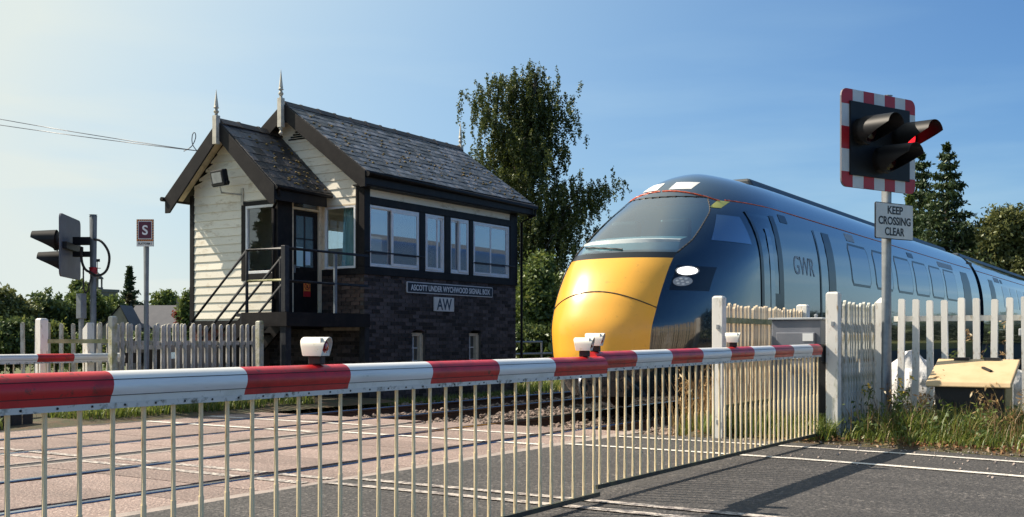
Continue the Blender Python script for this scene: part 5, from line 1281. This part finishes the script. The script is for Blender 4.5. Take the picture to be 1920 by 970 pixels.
# the birch behind the box: hanging strands
def birch():
    Yb = 42.0; pm = 2000/Yb; b0 = gp((985 - 960)/pm, Yb); base = np.array([b0[0], b0[1], 0.])
    root = thing('birch_tree', 'tall weeping birch tree rising behind the right end of the signal box', 'tree', tuple(base))
    def pt(px, py, d=0): x, y = gp((px - 960)/pm, Yb + d); return np.array([x, y, 1.12 + (635 - py)/pm])
    # limb ends in picture pixels: the photographed outline's boughs
    ends = [(1012, 128, 0), (985, 150, .8), (950, 165, -.6), (930, 135, .3), (905, 160, .5), (880, 185, -.4), (1040, 200, .6), (1060, 185, -.4), (1072, 225, .2), (1030, 245, 1.2), (965, 215, 1.3), (925, 225, -1.0),
            (905, 260, 1.0), (890, 300, -.8), (940, 290, 1.5), (985, 260, -1.2), (1050, 270, 1.1), (1010, 300, -1.5), (960, 330, -1.6), (915, 345, 1.4), (900, 370, -.6), (1000, 350, 1.6), (1040, 340, -1.2),
            (1075, 330, .8), (1090, 350, 1.5), (1110, 345, -.3), (1130, 335, .5), (1140, 345, -.5), (1120, 380, 1.0), (1085, 400, -1.3), (1050, 410, 1.5), (1010, 420, -1.8), (970, 430, 1.6), (935, 430, -1.2), (915, 440, .8),
            (1105, 430, .5), (1070, 460, -1.5), (1030, 480, 1.8), (990, 490, -1.6), (1010, 540, 1.2), (1060, 520, 1.5), (970, 500, 2.0), (950, 520, -1.5), (1095, 490, 1.0), (1000, 580, -1.0), (1050, 590, .6), (970, 570, .5),
            (1115, 520, .5), (1085, 560, 1.0), (945, 250, .2), (995, 195, -.4), (1020, 165, .5), (960, 260, .4), (1000, 230, .7), (1025, 390, .2), (965, 370, .3), (990, 400, -.5), (940, 480, .6)]
    trunkp = [pt(990, 660), pt(985, 500), pt(978, 380), pt(985, 280), pt(1000, 190), pt(1010, 135)]
    mb = MB(); mb.tube([Vector(p) for p in trunkp], [.22, .17, .13, .09, .045, .012], 9)
    tz = np.array([p[2] for p in trunkp]); Cs = []
    for (px, py, d) in ends:
        e_ = pt(px + rnd.uniform(-8, 8), py + rnd.uniform(-8, 8), d); zs = max(1.5, e_[2] - 1.2 - .35*abs(px - 985)/pm*1.6)
        s_ = np.array([np.interp(zs, tz, [p[k] for p in trunkp]) for k in range(3)])
        m_ = (s_ + e_)/2 + np.array([0, 0, .35])
        mb.tube([Vector(s_), Vector(m_), Vector(e_)], [.05, .03, .008], 5, caps=False)
        # twigs hanging from the bough's outer half
        for q in range(50 if py < 330 else (48 if px > 1035 else 38)):
            t = rnd.uniform(.25, 1.08); o_ = (1 - t)**2*s_ + 2*t*(1 - t)*m_ + t*t*e_ + rng.normal(size=3)*np.array([.34, .40, .2])
            L = rnd.uniform(.25, 1.0)*(1.0 if py < 430 else .9); sway = rng.normal(size=3)*np.array([.10, .10, 0])
            n_ = int(26 + 44*L); tt = rng.random(n_)
            Cs.append(o_ + tt[:, None]*np.array([0, 0, -L]) + (tt**2)[:, None]*sway + rng.normal(size=(n_, 3))*.035)
    C = np.concatenate(Cs)
    fast_mesh('crown', leaf_quads(C, .078, .5, asp=.75), 4, L_birch, root, base)
    obj('trunk', mb, M['birch_bark'], root, smooth=True)
birch()
def px_tree(name, label, px, Y, lobes_px, nleaf, size, lm, bark='bark', **k):
    """lobes in photo pixels at distance Y: (x, y, rx, ry, depth offset m)"""
    pm = 2000/Y; b = gp((px - 960)/pm, Y); lob = []
    for (x, y, rx, ry, dd) in lobes_px:
        c = gp((x - 960)/pm, Y + dd); lob.append((c[0] - b[0], c[1] - b[1], 1.12 + (635 - y)/pm, rx/pm, rx/pm, ry/pm))
    top = max(l[2] for l in lob)
    return tree(name, label, (b[0], b[1], 0), lob, nleaf, size, lm, M[bark], trunk=(max(.08, .05*top**.8), top*.45), clump=.16*max(l[3] for l in lob) + .1, **k)
# left-hand background
px_tree('broadleaf_tree', 'rounded olive green tree cut by the left edge behind the near bushes', 15, 62, [(5, 585, 40, 48, 0), (35, 600, 22, 40, 1)], 10400, 0.221, L_olive)
px_tree('broadleaf_tree', 'rounded dark green tree between the left edge tree and the road signal', 92, 66, [(90, 596, 40, 54, 0), (116, 608, 26, 40, 1), (62, 612, 24, 36, -1), (135, 640, 30, 40, 2)], 11200, 0.221, L_dark)
px_tree('broadleaf_tree', 'bright green tree directly behind the left road signal pole', 160, 72, [(160, 584, 34, 50, 0), (190, 600, 26, 40, 1), (140, 605, 16, 30, 0)], 10400, 0.238, L_mid)
px_tree('broadleaf_tree', 'tall dark tree crown left of the church tower', 152, 110, [(152, 560, 22, 36, 0), (172, 580, 20, 30, 2), (135, 585, 15, 28, 0)], 8400, 0.357, L_dark)
px_tree('broadleaf_tree', 'light green tree between the church tower and the conifer', 215, 75, [(212, 592, 24, 36, 0), (228, 605, 18, 30, 1)], 7200, 0.238, L_mid)
px_tree('broadleaf_tree', 'small round bright tree above the slate roofed house', 311, 95, [(311, 575, 27, 30, 0)], 7200, 0.255, L_mid)
px_tree('broadleaf_tree', 'shrubby tree with reddish leaves against the left wall of the signal box', 350, 40, [(352, 590, 14, 40, 0), (345, 610, 18, 26, 1), (356, 552, 8, 26, 0)], 5200, 0.111, L_mid)
px_tree('flowering_shrub', 'small red flowered shrub in front of the slate roofed house', 336, 40, [(337, 590, 9, 9, 0), (343, 598, 8, 7, 0)], 420, .10, L_red, cat='shrub')
px_tree('shrub', 'large dark bush at the left edge above the far barrier', 22, 36, [(20, 640, 42, 46, 0), (55, 655, 26, 36, 1), (-15, 650, 30, 46, 0)], 15200, 0.128, L_dark, cat='shrub')
px_tree('shrub', 'tall sunlit young shrub left of the white fence post', 104, 30, [(104, 640, 16, 36, 0), (96, 665, 18, 22, .5), (118, 660, 10, 30, 0)], 7200, 0.085, L_light, cat='shrub')
px_tree('shrub', 'green bush behind the short picket run by the left signal pole', 165, 34, [(160, 650, 26, 30, 0), (195, 660, 24, 30, 1), (140, 668, 18, 24, 0)], 7600, 0.111, L_mid, cat='shrub')
px_tree('shrub', 'dark bush behind the grey pickets left of the stairs', 290, 36, [(265, 655, 40, 34, 0), (320, 655, 36, 36, 0)], 8400, 0.119, L_dark, cat='shrub')
# behind the train nose
px_tree('broadleaf_tree', 'lower leafy tree filling the gap between the signal box and the train nose', 1012, 34, [(1005, 560, 34, 60, 0), (985, 600, 24, 50, -.5), (1040, 600, 30, 56, .5), (1015, 500, 24, 36, .6), (1060, 560, 30, 60, 1.5), (975, 540, 16, 40, .5)], 15000, .13, L_mid)
px_tree('shrub', 'dark shrubs at ground level behind the grey railing', 1020, 31, [(1000, 640, 36, 34, 0), (1050, 640, 36, 34, 0), (975, 640, 20, 30, 0)], 6000, .12, L_dark, cat='shrub')
def conifer(name, label, px, Y, ytop, ybase, rpx, lm, nwh=17, size=.28, base_z=0., group=None, dens=1.0, xy=None, H=None, rad=None):
    pm = 2000/Y; b = xy or gp((px - 960)/pm, Y); H = H or 1.12 + (635 - ytop)/pm; zb = 1.0; rm = rad or rpx/pm
    root = thing(name, label, 'tree', (b[0], b[1], 0), group); base = np.array([b[0], b[1], 0.]); Cs = []; mb = MB()
    mb.tube([Vector((b[0], b[1], -.2)), Vector((b[0], b[1], H*.5)), Vector((b[0], b[1], H))], [.03*H, .015*H, .01], 8)
    for w in range(nwh):
        t = w/(nwh - 1); z = zb + (H - zb)*t**.9; r_ = rm*(1 - t)**.85*(.72 + .5*rnd.random()) + .06
        nb = max(4, int(9 - 3*t))
        for k in range(nb):
            a = 2*math.pi*(k + rnd.random()*.7)/nb; L = r_*rnd.uniform(.5, 1.22); dz = -.18*L + .1*L*rnd.random()
            e_ = base + np.array([math.cos(a)*L, math.sin(a)*L, z + dz + .25*t]); s_ = base + np.array([0, 0, z])
            mb.tube([Vector(s_), Vector((s_ + e_)/2 + np.array([0, 0, .05*L])), Vector(e_)], [.03*(1 - t) + .012, .02, .006], 4, caps=False)
            n_ = int((50 + 95*L/rm*(1 - t*.5))*dens); tt = rng.random(n_)**.75
            q = s_ + tt[:, None]*(e_ - s_); wv = (.10 + .16*(1 - tt))*L
            off = rng.normal(size=(n_, 3))*np.stack([wv, wv, wv*.35 + .02], 1); off[:, 2] -= .08*L*rng.random(n_)
            Cs.append(q + off)
    fast_mesh('crown', leaf_quads(np.concatenate(Cs), size, .35, asp=.45), 4, lm, root, base)
    obj('trunk', mb, M['bark'], root)
    return root
conifer('conifer', 'small pointed conifer standing between the church tower and the platform sign', 243, 80, 508, 600, 30, L_con, 15, .22)
conifer('conifer', 'brownish conifer base in front of the small pointed one', 243, 76, 560, 620, 28, L_conb, 9, .22)
conifer('conifer', 'tall dark conifer right of the road sign with the highest tip', 1775, 72, 280, 520, 118, L_con, 20, .27, dens=1.6)
conifer('conifer', 'tall conifer partly hidden behind the lit road signal', 1728, 76, 296, 520, 112, L_con, 19, .27, dens=1.6)
conifer('conifer', 'lighter green lower conifer just right of the white road sign', 1705, 68, 378, 520, 78, L_mid, 13, .25, dens=1.3)
px_tree('broadleaf_tree', 'open olive crowned tree at the right edge behind the train', 1890, 70, [(1875, 430, 38, 42, 0), (1912, 412, 36, 36, 2), (1860, 480, 30, 40, 0), (1915, 470, 50, 50, 1), (1950, 430, 50, 60, 0), (1890, 510, 60, 30, 0)], 20900, 0.238, L_olive)
px_tree('broadleaf_tree', 'rounded tree low between the conifers and the olive crowned tree', 1825, 74, [(1822, 470, 30, 40, 0), (1840, 505, 36, 36, 0)], 9000, 0.256, L_dark)
# seen only as a reflection in the porch window
conifer('conifer', 'spruce out of frame mirrored in the porch window', 0, 40, 0, 0, 0, L_con, 14, .26, xy=(-3.2, 32.3), H=6.4, rad=1.7)
# distant woods and the hedge along the near side of the line (mirrored in the coach sides)
def mass(name, A, Bp, h, depth, n, size, lm, z0=0):
    A, Bp = np.array(A, float), np.array(Bp, float); t = rng.random(n); q = A + t[:, None]*(Bp - A)
    d = (Bp - A)/np.linalg.norm(Bp - A); nr = np.array([-d[1], d[0]]); hh = h*(.62 + .3*np.sin(t*np.linalg.norm(Bp - A)*.35 + 1) + .12*np.sin(t*np.linalg.norm(Bp - A)*1.3))
    u = rng.random(n); z = hh*np.sqrt(u)
    w = depth*(1 - (z/np.maximum(hh, .1))**3)
    q = q + nr*((rng.random(n) - .5)*2*w)[:, None]
    fast_mesh(name, leaf_quads(np.column_stack([q, z + z0]), size, .2), 4, lm, kind='stuff')
mass('far_woodland', gp(-150, 190), gp(10, 200), 8.0, 8, 9000, 1.1, L_dark, 0)
mass('far_woodland', gp(0, 180), gp(180, 190), 8.0, 8, 9000, 1.1, L_dark, 0)
mass('far_hedge', gp(-60, 100), gp(-10, 105), 3.6, 2.5, 7000, .5, L_dark)
mass('lineside_hedge', (17.5, .4), (78, 2.6), 2.35, .8, 20000, .24, L_hedge)
mass('lineside_hedge', (26, 14.6), (90, 15.2), 2.3, 1.2, 9000, .26, L_mid)

# grass: curved blades
def blades(name, xy, z, h, lm, lean=.45, wdt=.006, kind='stuff', parent=None):
    n = len(xy); a = rng.random(n)*2*math.pi; d = np.column_stack([np.cos(a), np.sin(a)]); pn = np.column_stack([-d[:, 1], d[:, 0]])
    h = h*(.5 + .8*rng.random(n)); le = lean*h*(.3 + rng.random(n)); w = wdt*(.7 + .7*rng.random(n))
    b = np.column_stack([xy, np.broadcast_to(z, (n,))])
    def at(t, k):
        c = b.copy(); c[:, :2] += d*(le*t*t)[:, None]; c[:, 2] += h*(t - .25*t*t*(le/h)); return c, np.column_stack([pn*(w*k)[:, None], np.zeros(n)])
    c0, w0 = at(0, 1); c1, w1 = at(.5, .85); c2, _ = at(1, 0)
    T = np.stack([c0 - w0, c0 + w0, c1 + w1, c1 - w1], 1); U = np.stack([c1 - w1, c1 + w1, c2, c2], 1)
    me_v = np.stack([c0 - w0, c0 + w0, c1 + w1, c1 - w1, c2], 1).reshape(-1, 3)
    me = bpy.data.meshes.new(name); fs = []
    k = np.arange(n)*5
    F4 = np.stack([k, k + 1, k + 2, k + 3], 1); F3 = np.stack([k + 3, k + 2, k + 4], 1)
    loops = np.concatenate([F4, F3], 1).ravel()
    st_ = np.empty(2*n, dtype=np.int32); st_[0::2] = np.arange(n)*7; st_[1::2] = np.arange(n)*7 + 4
    me.vertices.add(5*n); me.vertices.foreach_set('co', me_v.astype(np.float32).ravel())
    me.loops.add(7*n); me.loops.foreach_set('vertex_index', loops.astype(np.int32)); me.polygons.add(2*n); me.polygons.foreach_set('loop_start', st_)
    me.materials.append(lm); me.update(calc_edges=True); me.validate()
    o = link(name, me, parent); props(o, kind=kind); return o
# near verge soil (a low bank) and its grass
def edge_x(y): return XE + .14 + curve(y)
P_ = []
for i in range(40):
    y = 4.95 - 8.0*i/39
    P_.append([(edge_x(y) - .03, y, -.02), (edge_x(y) + .12, y, .025), (edge_x(y) + .6, y, .07), (edge_x(y) + 1.6, y, .06), (edge_x(y) + 4, y, .0), (edge_x(y) + 14, y, -.1)])
obj('verge', MB().grid(P_), M['verge_soil'], kind='structure', smooth=True)
def scatter(n, y0, y1, d0, d1, pw=1.0):
    y = y0 + (y1 - y0)*rng.random(n); dd = d0 + (d1 - d0)*rng.random(n)**pw; x = np.array([edge_x(v) for v in y]) + dd
    return np.column_stack([x, y])
pat = lambda xy, s=1.7, th=.0: (np.sin(xy[:, 0]*s*2.1 + 1.3*np.sin(xy[:, 1]*s)) + np.sin(xy[:, 1]*s*2.7 + xy[:, 0]) + rng.normal(size=len(xy))*.8) > th
xy = scatter(9000, -2.2, 3.2, .10, 1.1, .8); xy = xy[pat(xy, 1.7, -.7)]
blades('verge_grass', xy, .03, .17, L_grass, .8, .0045)
xy = scatter(15000, -2.2, 3.1, .45, 2.4); xy = xy[pat(xy, 1.4, -.3)]
blades('verge_grass', xy, .05, .34, L_grass, .6, .005)
xy = scatter(1500, -2.2, 3.2, .25, 2.2); blades('dry_grass', xy, .05, .42, L_dry, .7, .003)
xy = scatter(4500, 3.3, 4.8, .05, 1.2); blades('verge_grass', xy, .03, .26, L_grass, .6, .005)
xy = scatter(2500, 4.4, 5.3, .5, 3.4); blades('verge_grass', xy, -.05, .28, L_grass, .6, .006)
xy = scatter(500, 4.5, 5.4, .2, 3.0); blades('dry_grass', xy, -.05, .75, L_dry, .3, .004)
n_ = 420; xy = np.column_stack([np.zeros(n_), -3 + 8.2*rng.random(n_)]); xy[:, 0] = np.array([edge_x(v) for v in xy[:, 1]]) - rng.random(n_)**2.5*2.2 + .05
sz = .005 + .011*rng.random(n_)**2
V = ico[None]*(1 + .6*(rng.random((n_, 12, 3)) - .5))*sz[:, None, None] + np.column_stack([xy, np.full(n_, .012)])[:, None]
fast_mesh('road_grit', V[:, icf].reshape(-1, 3, 3), 3, M['concrete'], kind='stuff')
xy = scatter(4200, -2.2, 4.9, .0, .5, .7); C_ = np.column_stack([xy, .02 + .05*rng.random(len(xy))])
fast_mesh('leaf_litter', leaf_quads(C_, .035, .2), 4, L_red2, kind='stuff')
cl = scatter(260, -2.2, 3.2, .25, 2.0); k_ = rng.choice(len(cl), 7000); C_ = np.column_stack([cl[k_] + rng.normal(size=(7000, 2))*.07, .05 + .14*np.abs(rng.normal(size=7000))])
fast_mesh('low_weeds', leaf_quads(C_, .05, .1), 4, L_mid, kind='stuff')
# far verge
def sc2(n, x0, x1, y0, y1): return np.column_stack([x0 + (x1 - x0)*rng.random(n), y0 + (y1 - y0)*rng.random(n)])
obj('verge', MB().grid([[(x, 12.03, -.012), (x, 12.5, q), (x, 14.4, q + .01)] for x, q in ((4.0, -.012), (7.4, .006), (8.6, .05), (11.2, .05), (13, .05), (15, .03))]), M['verge_soil'], kind='structure')
xy = sc2(6500, 8.7, 13.2, 12.35, 13.35); xy = xy[pat(xy, 1.6, -.4)]; blades('verge_grass', xy, .03, .22, L_grass, .6, .006)
xy = sc2(2000, 4.6, 7.6, 12.25, 12.5); blades('verge_grass', xy, .0, .16, L_grass, .7, .006)
xy = sc2(9000, 20.5, 30, 12.7, 16.5); blades('lineside_grass', xy, -.16, .28, L_grass, .6, .008)
xy = sc2(3000, 13.2, 20, 12.4, 13.0); blades('lineside_grass', xy, -.16, .16, L_grass, .6, .007)
# tall weeds: stems with side twigs and small leaves / flowers
def weed(name, label, x, y, h, n, lm, z=.03, flower=False, cat='plant', group=None):
    root = thing(name, label, cat, (x, y, z), group); mb = MB(); Cs = []; Fs = []
    for i in range(n):
        a = rnd.uniform(0, 6.28); r_ = rnd.uniform(0, .16); L = h*rnd.uniform(.6, 1.1); p0 = Vector((x + r_*math.cos(a), y + r_*math.sin(a), z))
        p1 = p0 + Vector((.12*L*math.cos(a), .12*L*math.sin(a), L*.55)); p2 = p0 + Vector((.34*L*math.cos(a + .4), .34*L*math.sin(a + .4), L))
        mb.tube([p0, p1, p2], [.004, .003, .0015], 4, caps=False)
        for k in range(7):
            t = rnd.uniform(.25, 1); c = np.array(p0.lerp(p2, t)); Cs.append(c + rng.normal(size=(5, 3))*.03)
        if flower: Fs.append(np.array(p2) + rng.normal(size=(9, 3))*.014)
    obj('stem', mb, M['bin_side'] if lm is L_dry else M['bark'], root)
    fast_mesh('leaves', leaf_quads(np.concatenate(Cs), .05, .1, asp=.35), 4, lm, root, (x, y, z))
    if flower: fast_mesh('flower', leaf_quads(np.concatenate(Fs), .03), 4, L_flower, root, (x, y, z), kind='stuff')
weed('ragwort', 'yellow flowered weed in front of the algae stained white fence', 12.25, 2.98, .62, 7, L_mid, flower=True)
weed('tall_weed', 'brown seeded weed leaning at the foot of the signal pole', 12.55, 2.72, .62, 9, L_dry)
weed('tall_weed', 'dry branching weed by the track right of the crossing end', 12.2, 5.05, .95, 11, L_dry, z=-.05)
weed('tall_weed', 'tall reddish dry weed close to the train side behind the barrier bars', 13.6, 5.1, 1.1, 10, L_dry, z=-.05)
weed('tall_weed', 'green stalky weed in front of the dark bin', 12.1, 2.0, .46, 8, L_grass)
weed('tall_weed', 'dead stalks hanging over the right end of the bin', 12.2, 1.72, .6, 7, L_dry)
weed('tall_weed', 'leafy green weed behind the white palings above the bin lid', 14.2, 2.45, 1.15, 9, L_mid)
weed('tall_weed', 'reddish weed behind the white palings near the right edge', 14.3, 1.95, 1.2, 9, L_dry)
